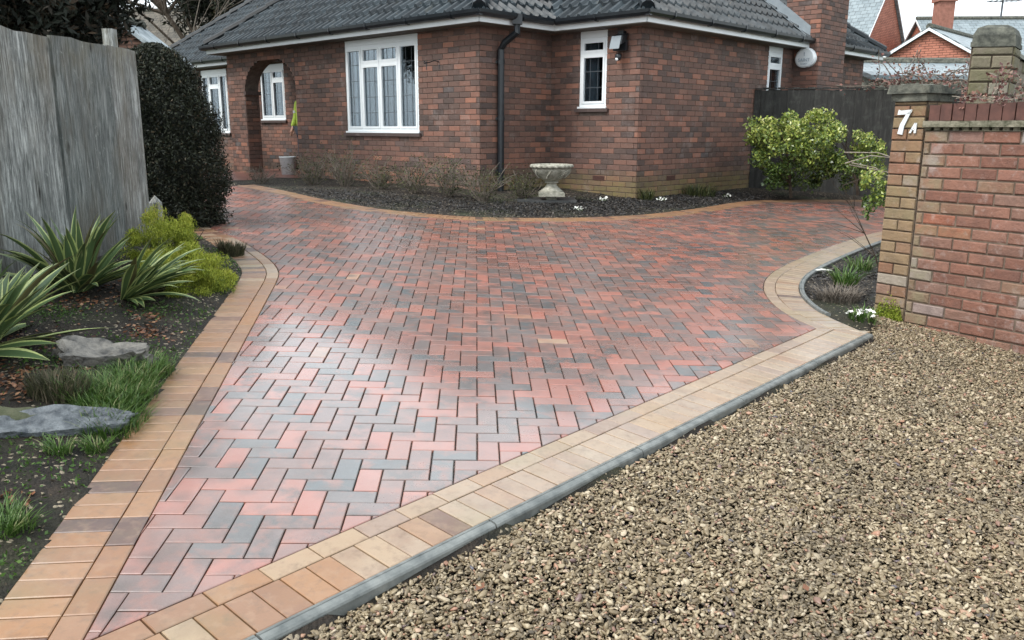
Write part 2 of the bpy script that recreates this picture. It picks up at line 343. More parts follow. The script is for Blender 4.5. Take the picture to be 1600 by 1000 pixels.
def mat_slate(name, c1, c2, sc_=1.0, rough=.4):
    N = NT(name); br = N.n('ShaderNodeTexBrick', Scale=1.0); tc = N.n('ShaderNodeUVMap')
    N.l(tc.outputs[0], br.inputs['Vector'])
    for k, v in (('Color1', c1), ('Color2', c2), ('Mortar', tuple(x * .35 for x in c1))): br.inputs[k].default_value = (*v, 1)
    br.inputs['Mortar Size'].default_value = .012; br.inputs['Brick Width'].default_value = (.30 if sc_ > .7 else .23); br.inputs['Row Height'].default_value = (.22 if sc_ > .7 else .078)
    c = N.mix(rng_map(N, N.noise(2.5, 5, .6), .45, .7, 0, .4), br.outputs['Color'], tuple(x * 1.5 for x in c2)); N.col(c); N.rough(rough)
    N.bump(N.math('SUBTRACT', 1.0, br.outputs['Fac']), .5, .02); return N.m
M['slate'] = mat_slate('blue_grey_slates', (.15, .185, .20), (.22, .26, .275)); M['thatch'] = mat_slate('mossy_brown_tiles', (.060, .055, .045), (.115, .10, .078), .8, .85)
M['farwall'] = mat_slate('brown_stock_brick', (.14, .08, .06), (.20, .11, .08), .7, .85)
M['redwall'] = mat_slate('red_facing_brick', (.36, .135, .09), (.44, .175, .115), .6, .8)
# ------------------------------------------------------------------ driveway outline (world metres on the sloping plane)
def crom(pts, step=.03):
    P = [np.array(p) for p in pts]; P = [2 * P[0] - P[1]] + P + [2 * P[-1] - P[-2]]; out = []
    for i in range(1, len(P) - 2):
        n = max(2, int(np.linalg.norm(P[i + 1] - P[i]) / step))
        for k in range(n):
            t = k / n; a, b, c, d = P[i - 1], P[i], P[i + 1], P[i + 2]
            out.append(.5 * ((2 * b) + (-a + c) * t + (2 * a - 5 * b + 4 * c - d) * t * t + (-a + 3 * b - 3 * c + d) * t ** 3))
    out.append(P[-2]); return np.array(out)
def lin(a, b, step=.05):
    a, b = np.array(a), np.array(b); n = max(2, int(np.linalg.norm(b - a) / step)); return np.array([a + (b - a) * k / n for k in range(n + 1)])
G0 = gp(126, 1006)
Lst = lin(gp(126, 1006), gp(420, 463))
Lcv = crom([gp(*q) for q in ((420, 463), (433, 438), (435, 423), (424, 408), (404, 393), (376, 376), (338, 360), (296, 345), (250, 335))])
Rst = lin(gp(126, 1006), gp(1276, 513))
Rcv = crom([gp(*q) for q in ((1276, 513), (1246, 499), (1218, 483), (1200, 466), (1193, 450), (1198, 434), (1217, 419), (1261, 399), (1318, 378), (1366, 364), (1450, 345), (1530, 330))])
Far = crom([gp(*q) for q in ((1480, 318), (1368, 316), (1260, 316), (1190, 318), (1120, 329), (1040, 339), (960, 344), (870, 346), (760, 345), (700, 342), (640, 337), (560, 328), (480, 314), (440, 305), (405, 297), (370, 290))])
inner = np.vstack([Rst[:-1], Rcv, Far, [gp(250, 290)], Lcv[::-1], Lst[::-1][1:]])
def offset_line(P, d):
    T = np.gradient(P, axis=0); T /= np.linalg.norm(T, axis=1)[:, None]; return P + d * np.stack([T[:, 1], -T[:, 0]], 1)   # right-hand side
def area(P): return .5 * np.sum(P[:, 0] * np.roll(P[:, 1], -1) - np.roll(P[:, 0], -1) * P[:, 1])
def inpoly(X, Y, P):
    c = np.zeros(X.shape, bool); j = len(P) - 1
    for i in range(len(P)):
        xi, yi = P[i]; xj, yj = P[j]
        if yi != yj: c ^= ((yi > Y) != (yj > Y)) & (X < (xj - xi) * (Y - yi) / (yj - yi) + xi)
        j = i
    return c
def distpoly(X, Y, P, closed=True):
    D = np.full(X.shape, 1e9); n = len(P)
    for i in range(n if closed else n - 1):
        a = P[i]; b = P[(i + 1) % n]; ab = b - a; L = ab @ ab
        if L < 1e-12: continue
        t = np.clip(((X - a[0]) * ab[0] + (Y - a[1]) * ab[1]) / L, 0, 1)
        D = np.minimum(D, (X - a[0] - t * ab[0]) ** 2 + (Y - a[1] - t * ab[1]) ** 2)
    return np.sqrt(D)
def clip_convex(S, C):
    """clip polygon S by convex CCW polygon C"""
    out = [tuple(p) for p in S]
    for i in range(len(C)):
        a = C[i]; b = C[(i + 1) % len(C)]; inp = out; out = []
        if not inp: return []
        def side(p): return (b[0] - a[0]) * (p[1] - a[1]) - (b[1] - a[1]) * (p[0] - a[0])
        for k in range(len(inp)):
            p = inp[k]; q = inp[(k + 1) % len(inp)]; sp, sq = side(p), side(q)
            if sp >= 0: out.append(p)
            if (sp >= 0) != (sq >= 0):
                t = sp / (sp - sq); out.append((p[0] + t * (q[0] - p[0]), p[1] + t * (q[1] - p[1])))
    return out
def slab(mb, poly, tone, gap=.0025, bev=.0034, th=.035, lift=0.0, tilt=0.0):
    """one paving block: convex-ish polygon (CCW) -> bevelled slab lying on the drive plane"""
    P = [np.array(p) for p in poly]; Q = []
    for p in P:
        if not Q or np.linalg.norm(p - Q[-1]) > .004: Q.append(p)
    if len(Q) > 2 and np.linalg.norm(Q[0] - Q[-1]) < .004: Q.pop()
    if len(Q) < 3: return
    A = area(np.array(Q))
    if abs(A) < 2.5e-4: return
    if A < 0: Q = Q[::-1]
    n = len(Q)
    def inset(d):
        R = []
        for i in range(n):
            a, b, c = Q[i - 1], Q[i], Q[(i + 1) % n]
            e1 = nrm(b - a); e2 = nrm(c - b); n1 = np.array([-e1[1], e1[0]]); n2 = np.array([-e2[1], e2[0]])
            k = 1 + n1 @ n2
            v = (n1 + n2) / max(k, .35); R.append(b + d * v)
        return R
    A1 = inset(gap); A2 = inset(gap + bev)
    cx = np.mean(Q, axis=0)
    def z(p, dz): return plane(p[0], p[1]) + dz + lift + tilt * (p[0] - cx[0])
    vs = [(p[0], p[1], z(p, -th)) for p in A1] + [(p[0], p[1], z(p, -bev * .8)) for p in A1] + [(p[0], p[1], z(p, 0)) for p in A2]
    fs = [tuple(2 * n + i for i in range(n))]
    for i in range(n):
        j = (i + 1) % n; fs.append((i, j, n + j, n + i)); fs.append((n + i, n + j, 2 * n + j, 2 * n + i))
    mb.add(vs, fs, tone)
# ------------------------------------------------------------------ herringbone field
U1 = np.array([0.99702088, 0.06775879]); U2 = np.array([-0.04202687, 0.99806798]); O0 = np.array([-0.13433344, 3.04257046]) * 1.0
U1 = U1 * .1; U2 = U2 * .1
pav = MB(); innerL = inner if area(inner) > 0 else inner[::-1]
bbx = (inner[:, 0].min(), inner[:, 0].max()); bby = (inner[:, 1].min(), inner[:, 1].max())
cent = []
Minv = np.linalg.inv(np.array([U1, U2]).T)
cor = [Minv @ (np.array(p) - O0) for p in ((bbx[0], bby[0]), (bbx[1], bby[0]), (bbx[0], bby[1]), (bbx[1], bby[1]))]
i0, i1 = int(min(c[0] for c in cor)) - 2, int(max(c[0] for c in cor)) + 2; j0, j1 = int(min(c[1] for c in cor)) - 2, int(max(c[1] for c in cor)) + 2
cells = []
for j in range(j0, j1):
    for i in range(i0, i1):
        k = (i + j) % 4
        if k == 2: cells.append((i, j, 2, 1))
        elif k == 0: cells.append((i, j, 1, 2))
C4 = np.array([[O0 + (i + a * w_) * U1 + (j + b_ * h_) * U2 for a, b_ in ((0, 0), (1, 0), (1, 1), (0, 1))] for i, j, w_, h_ in cells])
ins = inpoly(C4[:, :, 0], C4[:, :, 1], inner); ctr = C4.mean(1); dd = distpoly(ctr[:, 0], ctr[:, 1], inner)
for q, (quad, inn) in enumerate(zip(C4, ins)):
    full = inn.all() and dd[q] > .05
    if not full and dd[q] > .16: continue
    if full: poly = quad
    else: poly = clip_convex(innerL, quad)
    if len(poly) < 3: continue
    r = random.random(); mot = random.choice((0, .15, .35, .6, .95))
    slab(pav, poly, (r, mot, random.random(), 1), lift=random.gauss(0, .0007), tilt=random.gauss(0, .004))
drive = tag(pav.build('driveway', M['paver']), 'red and charcoal herringbone block driveway, wet from rain', 'driveway', kind='structure')
# ------------------------------------------------------------------ edging blocks
def edging(mb, P, side, bands, clips=(), dark=.12, pal=lambda f: (0, .4)):
    P = np.array(P); seg = np.linalg.norm(np.diff(P, axis=0), axis=1); S = np.concatenate([[0], np.cumsum(seg)])
    T = np.gradient(P, axis=0); T /= np.linalg.norm(T, axis=1)[:, None]
    for _ in range(6): T[1:-1] = (T[:-2] + 2 * T[1:-1] + T[2:]) / 4; T /= np.linalg.norm(T, axis=1)[:, None]
    Nn = np.stack([T[:, 1], -T[:, 0]], 1) * side
    def at(s, d):
        p = np.array([np.interp(s, S, P[:, k]) for k in (0, 1)]); nn = np.array([np.interp(s, S, Nn[:, k]) for k in (0, 1)]); return p + d * nn
    for d0, d1, L in bands:
        n = max(1, int(round(S[-1] / L))); L = S[-1] / n
        for k in range(n):
            quad = [at(k * L, d0), at((k + 1) * L, d0), at((k + 1) * L, d1), at(k * L, d1)]
            if area(np.array(quad)) < 0: quad = quad[::-1]
            for cc in clips:
                quad = clip_convex(quad, cc)
                if len(quad) < 3: break
            if len(quad) < 3: continue
            r = random.uniform(*pal(k / n))
            if random.random() < dark: r = random.uniform(.85, 1)
            slab(mb, quad, (r, random.choice((.1, .3, .8)), random.random(), 1), lift=random.gauss(0, .0007), tilt=random.gauss(0, .003))
def halfplane(a, b, big=30):
    """big convex CCW polygon on the left of a->b"""
    a, b = np.array(a), np.array(b); d = nrm(b - a); n = np.array([-d[1], d[0]]); return [a - d * big, a + d * big, a + d * big + n * big, a - d * big + n * big]
ed = MB(); B2 = [(.0, .1, .2), (.1, .302, .1)]
Lfull = np.vstack([lin(np.array(G0) + (np.array(G0) - np.array(gp(420, 463))) * .16, G0)[:-1], Lst[:-1], Lcv])
Rfull = np.vstack([lin(np.array(G0) - (np.array(gp(1276, 513)) - np.array(G0)) * .12, G0)[:-1], Rst, lin(Rst[-1], Rst[-1] + nrm(Rst[-1] - Rst[0]) * .35)[1:]])
cA_, cB_ = gp(1276, 513), gp(1352, 517)
edging(ed, Lfull, -1, B2, dark=.15, pal=lambda f: (0, .42) if f < .55 else (.15, .65))
edging(ed, Rfull, 1, B2, clips=[halfplane(cB_, cA_), halfplane(gp(420, 463), gp(126, 1006))], dark=.04, pal=lambda f: (.10, .5) if f < .22 else (.42, .80))
Rext = np.vstack([lin(Rcv[0] - nrm(Rcv[1] - Rcv[0]) * .4, Rcv[0])[:-1], Rcv])
edging(ed, Rext, 1, B2, clips=[halfplane(cA_, cB_)], dark=.04, pal=lambda f: (.42, .80))
edging(ed, Far, 1, [(0, .1, .2), (.1, .30, .1)])
tag(ed.build('driveway_border', M['edging']), 'buff block border in two courses round the driveway', 'border', kind='structure')
# kerbs
def kerb(mb, P, side, d0, w_, top, bot, joint=.915, rnd=.012):
    P = np.array(P); seg = np.linalg.norm(np.diff(P, axis=0), axis=1); S = np.concatenate([[0], np.cumsum(seg)])
    T = np.gradient(P, axis=0); T /= np.linalg.norm(T, axis=1)[:, None]
    for _ in range(4): T[1:-1] = (T[:-2] + 2 * T[1:-1] + T[2:]) / 4; T /= np.linalg.norm(T, axis=1)[:, None]
    Nn = np.stack([T[:, 1], -T[:, 0]], 1) * side; prof = [(0, bot), (0, top), (w_ * .25, top + .002), (w_ * .30, top - .002), (w_ * .36, top + .002), (w_ - rnd, top), (w_ - rnd * .3, top - rnd * .4), (w_, top - rnd), (w_, bot)]
    nj = max(1, int(round(S[-1] / joint))); J = S[-1] / nj
    for q in range(nj):
        ss = np.arange(q * J + .004, (q + 1) * J - .004, .04); ss = np.append(ss, (q + 1) * J - .004); vs = []; k = len(prof)
        for s_ in ss:
            p = np.array([np.interp(s_, S, P[:, c]) for c in (0, 1)]); nn = np.array([np.interp(s_, S, Nn[:, c]) for c in (0, 1)])
            for (x, z) in prof: pt = p + (d0 + x) * nn; vs.append((pt[0], pt[1], plane(*pt) + z))
        fs = []
        for i in range(len(ss) - 1):
            for c in range(k - 1): f = (i * k + c, i * k + c + 1, (i + 1) * k + c + 1, (i + 1) * k + c); fs.append(f if side < 0 else f[::-1])
        fs.append(tuple(range(k))); fs.append(tuple((len(ss) - 1) * k + c for c in range(k))[::-1])
        mb.add(vs, fs)
kb = MB()
Rk = np.vstack([lin(Rfull[0], G0)[:-1], Rst[:-1], lin(Rst[-1], Rst[-1] + nrm(Rst[-1] - Rst[0]) * .17)])
kerb(kb, Rk, 1, .304, .048, .002, -.16)
tag(kb.build('kerb', M['concrete']), 'grey concrete kerb between driveway and gravel', 'kerb', kind='structure')
kb = MB(); i_a = 12
kerb(kb, Rcv[i_a:], 1, .304, .042, .018, -.12, .5); tag(kb.build('kerb', M['concrete']), 'thin grey concrete kerb round the small corner bed', 'kerb', kind='structure')
# ------------------------------------------------------------------ soil and gravel bed
C1_ = (-.503, 13.15)
outerL = offset_line(Lfull, -.30); outerFar = offset_line(Far, .31); outerR = offset_line(Rcv, .33)
Rko = offset_line(Rk, .36)
drv = np.vstack([[(-1.3, -2)], outerL[3:], [gp(250, 286)], outerFar[::-1], outerR[::-1][:-8], Rko[::-1], [(1.5, -2)]])
P1 = np.array([3.07, 6.35]); WD = np.array([.555, -.832]); WN = np.array([-.832, -.555])          # garden wall: start, run, outward normal
gravP = np.vstack([Rko, [P1 - WD * .30 + WN * .03], [P1 - WD * .02 - WN * .16], [P1 + WD * 6 - WN * .16], [(6, -2)], [(-1.5, -2)]])
xs = np.arange(-7.5, 9.0, .055); ys = np.arange(.6, 19.0, .055); GX, GY = np.meshgrid(xs, ys)
ind = inpoly(GX, GY, drv); ing = inpoly(GX, GY, gravP)
dist = distpoly(GX, GY, inner[::3]); pl = plane(GX, GY)
nz = np.array([noise.fractal((x * 1.6, y * 1.6, 0), 1.0, 2.0, 4) for x, y in zip(GX.ravel(), GY.ravel())]).reshape(GX.shape)
dout = np.clip(dist - .33, 0, None)
cap_ = np.minimum(pl, .66)
Z = pl + (cap_ - pl) * np.clip(dout / .5, 0, 1)
mound = np.where(GX < -1, .15 * (1 - np.exp(-dout * 1.6)) * np.clip((10.0 - GY) / 1.5, 0, 1) + .02, .05 * (1 - np.exp(-dout * 3)))
Z = Z - .014 + (mound + nz * .018) * (~ind)
Z = np.where(ing, pl - .058 + nz * .012, Z); Z = np.where(ind, pl - .014, Z)
HSs = (GX - C1_[0]) * 0.72297 + (GY - C1_[1]) * -0.69088; HSd = (GX - C1_[0]) * 0.69088 + (GY - C1_[1]) * 0.72297
Z = np.where((HSs > -8.3) & (HSs < -4.85) & (HSd > -1.7) & ~ind, np.minimum(Z, .60), Z)
def soil_z(x, y):
    i = int(np.clip(round((x - xs[0]) / .055), 0, len(xs) - 1)); j = int(np.clip(round((y - ys[0]) / .055), 0, len(ys) - 1)); return float(Z[j, i])
nx, ny = len(xs), len(ys); idx = np.arange(nx * ny).reshape(ny, nx)
Fq = np.stack([idx[:-1, :-1].ravel(), idx[:-1, 1:].ravel(), idx[1:, 1:].ravel(), idx[1:, :-1].ravel()], 1)
tag(npmesh('soil', np.stack([GX.ravel(), GY.ravel(), Z.ravel()], 1), Fq, None, M['soil'], smooth=True), 'dark damp bed soil', 'soil', kind='structure')
# far ground, out to the horizon
gv = []; gxs = np.array([-500, -120, -40, -20, -12, -7.6, -4, 0, 4, 8.9, 14, 25, 60, 140, 500.]); gys = np.array([-40, -10, -2, .5, 4, 8, 12, 16, 18.9, 24, 40, 80, 200, 900.])
for y in gys:
    for x in gxs: gv.append((x, y, min(plane(max(-8, min(9, x)), max(-3, min(19, y))), .64) - .16))
gi = np.arange(len(gv)).reshape(len(gys), len(gxs))
gf = np.stack([gi[:-1, :-1].ravel(), gi[:-1, 1:].ravel(), gi[1:, 1:].ravel(), gi[1:, :-1].ravel()], 1)
M['turf'] = mat_plain('rough_turf', (.03, .045, .015), (.06, .075, .03), 3, .9, .5, 20)
tag(npmesh('ground', np.array(gv), gf, None, M['turf']), 'ground', 'ground', kind='structure')
gsel = ing[:-1, :-1] | ing[1:, 1:] | ing[:-1, 1:] | ing[1:, :-1]
Gf = np.stack([idx[:-1, :-1][gsel], idx[:-1, 1:][gsel], idx[1:, 1:][gsel], idx[1:, :-1][gsel]], 1); uq, inv = np.unique(Gf, return_inverse=True)
GVv = np.stack([GX.ravel()[uq], GY.ravel()[uq], np.where(ing.ravel()[uq], Z.ravel()[uq] + .000, pl.ravel()[uq] - .075)], 1)
M['fines'] = mat_plain('gravel_fines', (.07, .050, .028), (.24, .175, .095), 60, .8, .9, 160, .3, bdist=.01)
tag(npmesh('gravel_bed', GVv, inv.reshape(-1, 4), None, M['fines'], smooth=True), 'brown gravel fines under the stones', 'gravel', kind='structure')
# gravel stones: instanced, nobody could count them
pv = []
for q in range(7):
    import bmesh
    bm = bmesh.new(); bmesh.ops.create_icosphere(bm, subdivisions=2, radius=1.0)
    sx_, sy_, sz_ = random.uniform(.85, 1.5), random.uniform(.6, .95), random.uniform(.30, .55)
    for v in bm.verts:
        k = 1 + .34 * noise.noise(v.co * 1.1 + Vector((q * 7.1, 0, 0))) + .18 * noise.noise(v.co * 2.6 + Vector((0, q * 3, 0)))
        v.co = Vector((v.co.x * sx_ * k, v.co.y * sy_ * k, v.co.z * sz_ * k))
    me = bpy.data.meshes.new('gravel_pebble'); bm.to_mesh(me); bm.free(); me.materials.append(M['pebble'])
    me.polygons.foreach_set('use_smooth', [True] * len(me.polygons)); pv.append(me)
def scatter_gn(name, pts, scales, mesh_list, label, cat):
    me = bpy.data.meshes.new(name); me.vertices.add(len(pts)); me.vertices.foreach_set('co', np.ascontiguousarray(pts, dtype=np.float32).ravel()); me.update()
    a = me.attributes.new('siz', 'FLOAT', 'POINT'); a.data.foreach_set('value', scales.astype(np.float32))
    rot = rng.uniform(0, 6.28, (len(pts), 3)); rot[:, 0] = rng.normal(0, .45, len(pts)); rot[:, 1] = rng.normal(0, .45, len(pts))
    a = me.attributes.new('rot', 'FLOAT_VECTOR', 'POINT'); a.data.foreach_set('vector', rot.astype(np.float32).ravel())
    a = me.attributes.new('pick', 'INT', 'POINT'); a.data.foreach_set('value', rng.integers(0, len(mesh_list), len(pts)).astype(np.int32))
    o = bpy.data.objects.new(name, me); COL.objects.link(o)
    ng = bpy.data.node_groups.new(name, 'GeometryNodeTree')
    ng.interface.new_socket('Geometry', in_out='INPUT', socket_type='NodeSocketGeometry'); ng.interface.new_socket('Geometry', in_out='OUTPUT', socket_type='NodeSocketGeometry')
    gi_ = ng.nodes.new('NodeGroupInput'); go = ng.nodes.new('NodeGroupOutput'); iop = ng.nodes.new('GeometryNodeInstanceOnPoints'); g2i = ng.nodes.new('GeometryNodeGeometryToInstance')
    srcs = []
    for mm in mesh_list:
        # the stones' meshes enter the node tree through hidden helper-free objects: kept inside a collection that is not linked to the scene
        ob = bpy.data.objects.new(mm.name, mm); oi = ng.nodes.new('GeometryNodeObjectInfo'); oi.inputs['Object'].default_value = ob; srcs.append(oi)
    for oi in reversed(srcs): ng.links.new(oi.outputs['Geometry'], g2i.inputs[0])
    def na(nm, ty):
        n = ng.nodes.new('GeometryNodeInputNamedAttribute'); n.data_type = ty; n.inputs[0].default_value = nm; return n
    ng.links.new(gi_.outputs[0], iop.inputs['Points']); ng.links.new(g2i.outputs[0], iop.inputs['Instance']); iop.inputs['Pick Instance'].default_value = True
    ng.links.new(na('pick', 'INT').outputs[0], iop.inputs['Instance Index']); ng.links.new(na('siz', 'FLOAT').outputs[0], iop.inputs['Scale'])
    er = ng.nodes.new('FunctionNodeEulerToRotation'); ng.links.new(na('rot', 'FLOAT_VECTOR').outputs[0], er.inputs[0]); ng.links.new(er.outputs[0], iop.inputs['Rotation'])
    ng.links.new(iop.outputs[0], go.inputs[0]); md = o.modifiers.new('scatter', 'NODES'); md.node_group = ng
    return tag(o, label, cat, kind='stuff')
n_try = 440000
X = rng.uniform(-.9, 5.4, n_try); Y = 1.5 + 5.4 * rng.random(n_try) ** 1.15
keep = inpoly(X, Y, gravP) & (X < .66 * Y + .35); X, Y = X[keep], Y[keep]
print('gravel stones', len(X))
near = np.exp(-distpoly(X, Y, Rko, False) / .05)
zz = plane(X, Y) - .058 + rng.uniform(.000, .022, len(X)) + .012 * (1 + np.sin(X * 2.3) * np.cos(Y * 1.9)) * .6 - .006 * near
sz = np.clip(rng.lognormal(math.log(.0062), .38, len(X)), .003, .017)
scatter_gn('gravel', np.stack([X, Y, zz], 1), sz, pv, 'golden brown pea gravel beside the kerb', 'gravel')
# ------------------------------------------------------------------ brick wall builder
def brickwall(name, p0, d, L, z0, z1, nout, mat, matm, parent, openings=(), ch=.085, bl=.252, joint=.010, proud=.008, off=0.0, stain=lambda s, z: 0, jit=0.0, bev=.003, bond='stretcher', tone=None, arch=None, thick=.10):
    """face of laid bricks; openings: (s0,s1,za,zb). mortar sheet behind with openings cut and reveals"""
    p0 = np.array((p0[0], p0[1], 0.)); d = np.array((d[0], d[1], 0.)); n = np.array((nout[0], nout[1], 0.)); up = np.array((0, 0, 1.))
    mb = MB(); nc = int(math.ceil((z1 - z0) / ch)); j = joint / 2
    def arch_clip(a, b, zz): return [(a, b)]
    for c in range(nc):
        za = z0 + c * ch; zb = min(za + ch, z1)
        if zb - za < .02: continue
        if bond == 'headmix': seq = [bl] if c % 2 else [bl / 2]
        else: seq = [bl]
        o_ = (off + (bl / 2 if c % 2 else 0)) % bl; s = -o_
        if bond == 'headmix': s = 0
        while s < L - .01:
            a, b = max(s, 0), min(s + seq[0], L); s += seq[0]
            if b - a < .03: continue
            parts = [(a, b)]
            for (sa, sb, oa, ob) in openings:
                if zb > oa + .01 and za < ob - .01:
                    np_ = []
                    for (x, y) in parts:
                        if y <= sa or x >= sb: np_.append((x, y)); continue
                        if x < sa: np_.append((x, sa + j))
                        if y > sb: np_.append((sb - j, y))
                    parts = np_
            if arch:
                np_ = []; zm = (za + zb) / 2; h = arch(zm)
                for (x, y) in parts:
                    if h is None or y <= h[0] or x >= h[1]: np_.append((x, y)); continue
                    if x < h[0]: np_.append((x, h[0] + j))
                    if y > h[1]: np_.append((h[1] - j, y))
                parts = np_
            for (x, y) in parts:
                if y - x < .03: continue
                jt = lambda q: random.uniform(-q, q)
                hk = .7 if jit == 0 else 1; x_, y_ = x + j * hk, y - j * hk; A = za + j * (1.2 if jit == 0 else 1); B = zb - j; pr = proud + jt(.0015) + jt(jit)
                t = (random.random(), min(1, max(0, stain((x + y) / 2, (za + zb) / 2))), random.random(), 1) if tone is None else tone(x, za)
                q = bev; base = [(x_, A), (y_, A), (y_, B), (x_, B)]; fr = [(x_ + q, A + q), (y_ - q, A + q), (y_ - q, B - q), (x_ + q, B - q)]
                if jit: fr = [(u + jt(jit), v + jt(jit)) for u, v in fr]
                vs = [p0 + d * u + up * v - n * .004 for u, v in base] + [p0 + d * u + up * v + n * (pr - q * .8) for u, v in base] + [p0 + d * u + up * v + n * (pr + jt(jit * .5)) for u, v in fr]
                fs = [(8, 9, 10, 11)]
                for k in range(4):
                    k2 = (k + 1) % 4; fs += [(k, k2, 4 + k2, 4 + k), (4 + k, 4 + k2, 8 + k2, 8 + k)]
                if np.dot(np.cross(d, up), n) < 0: fs = [f[::-1] for f in fs]
                mb.add(vs, fs, t)
    wall = mb.build(name, mat); 
    # mortar sheet
    mm = MB(); ss = sorted(set([0, L] + [o[0] for o in openings] + [o[1] for o in openings])); zs = sorted(set([z0 - .4, z1] + [o[2] for o in openings] + [o[3] for o in openings]))
    if arch:
        zs = sorted(set(zs + list(np.arange(arch.z0, arch.z1 + .001, .04))))
    for a, b in zip(ss[:-1], ss[1:]):
        for e, f in zip(zs[:-1], zs[1:]):
            cs, cz = (a + b) / 2, (e + f) / 2
            if any(o[0] < cs < o[1] and o[2] < cz < o[3] for o in openings): continue
            spans = [(a, b)]
            if arch:
                h = arch(cz)
                if h and h[0] < b and h[1] > a: spans = [(a, h[0]), (h[1], b)]
            for (x, y) in spans:
                if y - x < 1e-4: continue
                mm.box(p0 + d * x + up * e - n * thick, d * (y - x), n * thick, up * (f - e))
    mo = mm.build('mortar', matm)
    if parent: reparent(wall, parent)
    mo.parent = wall
    return wall
# ------------------------------------------------------------------ the bungalow
AN = RAD(46.3)
uA = np.array([-sin(AN), cos(AN)]); cA = -uA; uB = np.array([cos(AN), sin(AN)])     # cA: along the front to the right, uB: back into the plot
C1 = np.array([-.503, 13.15])
def T(s, d): return C1 + s * cA + d * uB
def T3(s, d, z): p = T(s, d); return np.array([p[0], p[1], z])
D1 = 1.648; SB = 1.787; ZF = 3.116; OV = .30; SL = -15.0; DB = D1 + 8.42
hc = T(-2, 3)
house = empty('bungalow', (hc[0], hc[1], .5), 'brown brick bungalow with dark tiled hipped roof and white windows', 'house')
green = lambda s, z: max(0, (.98 - z) / .25) * (.55 + .45 * random.random()) if z < .98 else (0.04 * random.random())
green0 = lambda s, z: .04 * random.random() + (max(0, (.9 - z) / .6) * .35 if z < .9 else 0)
A_W = (-3.457, -1.441, 1.55, 3.10)
zb0 = .45
brickwall('wall', T(-5.117, 0), cA, 5.117, zb0, ZF, -uB, M['hbrick'], M['mortar'], house, [(A_W[0] + 5.117, A_W[1] + 5.117, A_W[2] - .075, A_W[3])], stain=green0)
brickwall('wall', T(0, 0), uB, D1, zb0, ZF, cA, M['hbrick'], M['mortar'], house, stain=green, off=.12)
W2 = (.609, 1.151, 1.95, 3.10)
brickwall('wall', T(0, D1), cA, SB, zb0, ZF, -uB, M['hbrick'], M['mortar'], house, [(W2[0], W2[1], W2[2] - .075, W2[3])], stain=green, off=.05)
W3 = (4.01, 4.58, 1.95, 3.10)
brickwall('wall', T(SB, D1), uB, 8.42, zb0, ZF, cA, M['hbrick'], M['mortar'], house, [(W3[0], W3[1], W3[2] - .075, W3[3])], stain=green, off=.18)
# front wall over the porch arch
AX0, AX1 = -7.046, -5.117; ACX = (AX0 + AX1) / 2; AHW = (AX1 - AX0) / 2
class Arch:
    z0 = 2.33; z1 = 2.95
    def __init__(s, base): s.base = base
    def __call__(s, z):
        if z >= s.z1: return None
        hw = AHW if z <= s.z0 else AHW * math.sqrt(max(0, 1 - ((z - s.z0) / (s.z1 - s.z0)) ** 2)) ** .8
        return (ACX - hw - s.base, ACX + hw - s.base)
ar = Arch(-7.729)
brickwall('wall', T(-7.729, 0), cA, 7.729 - 5.117, zb0, ZF, -uB, M['hbrick'], M['mortar'], house, stain=green0, arch=ar, thick=.30)
# pier side seen through the arch and the capitals
brickwall('pier', T(AX0, 0.002), uB, .31, zb0, 2.30, cA, M['hbrick'], M['mortar'], house, stain=green0, proud=.01, thick=.02)
brickwall('wall', T(AX1 - .002, .0), uB, D1, zb0, ZF, -cA, M['hbrick'], M['mortar'], house, thick=.12)
mb = MB(); mb.box(T3(AX0 - .02, -.03, 2.27), np.append(cA * .09, 0), np.append(uB * .36, 0), (0, 0, .075)); reparent(mb.build('pier_capital', M['hbrick']), house)
# arch intrados
mb = MB(); prev = None
for k in range(25):
    a = pi * k / 24; x = ACX - AHW * cos(a); z = Arch.z0 + (Arch.z1 - Arch.z0) * sin(a) - .004
    cur = (T3(x, -.004, z), T3(x, .30, z))
    if prev is not None: mb.add([prev[0], cur[0], cur[1], prev[1]], [(0, 1, 2, 3)])
    prev = cur
reparent(mb.build('arch_soffit', M['mortar']), house)
# recessed wall behind the porch and to the left
W4 = (-9.27, -8.21, 1.81, 3.06); W5 = (-12.27, -10.89, 1.50, 3.06)
brickwall('wall', T(SL + .3, D1), cA, -SL - .3 - 5.117, zb0, ZF, -uB, M['hbrick'], M['mortar'], house, [(w_[0] - SL - .3, w_[1] - SL - .3, w_[2] - .075, w_[3]) for w_ in (W5, W4)], stain=green0)
# plain side and back walls, ceilings
mb = MB()
for (s, d, dd_, L) in ((SL + .3, D1, uB, 8.42), (SL + .3, DB, cA, SB - SL - .3)):
    mb.box(T3(s, d + (.002 if L < 9 else 0), .2), np.append(dd_ * L, 0), (np.append((-uB if L > 9 else cA) * .2, 0)), (0, 0, 2.9))
reparent(mb.build('wall', M['mortar']), house)
mb = MB()
mb.box(T3(SL, D1 - OV + .01, ZF - .012), np.append(cA * (SB + OV - .012 - SL), 0), np.append(uB * (8.42 + OV), 0), (0, 0, .012))
mb.box(T3(-7.729 - OV + .01, -OV + .012, ZF - .008), np.append(cA * (7.729 + 2 * OV - .024), 0), np.append(uB * (D1 + OV - .03 - OV), 0), (0, 0, .012))
mb.box(T3(SL, D1 + .3, .3), np.append(cA * (SB - .3 - SL), 0), np.append(uB * 8, 0), (0, 0, .3))
reparent(mb.build('soffit', M['roomwall']), house)
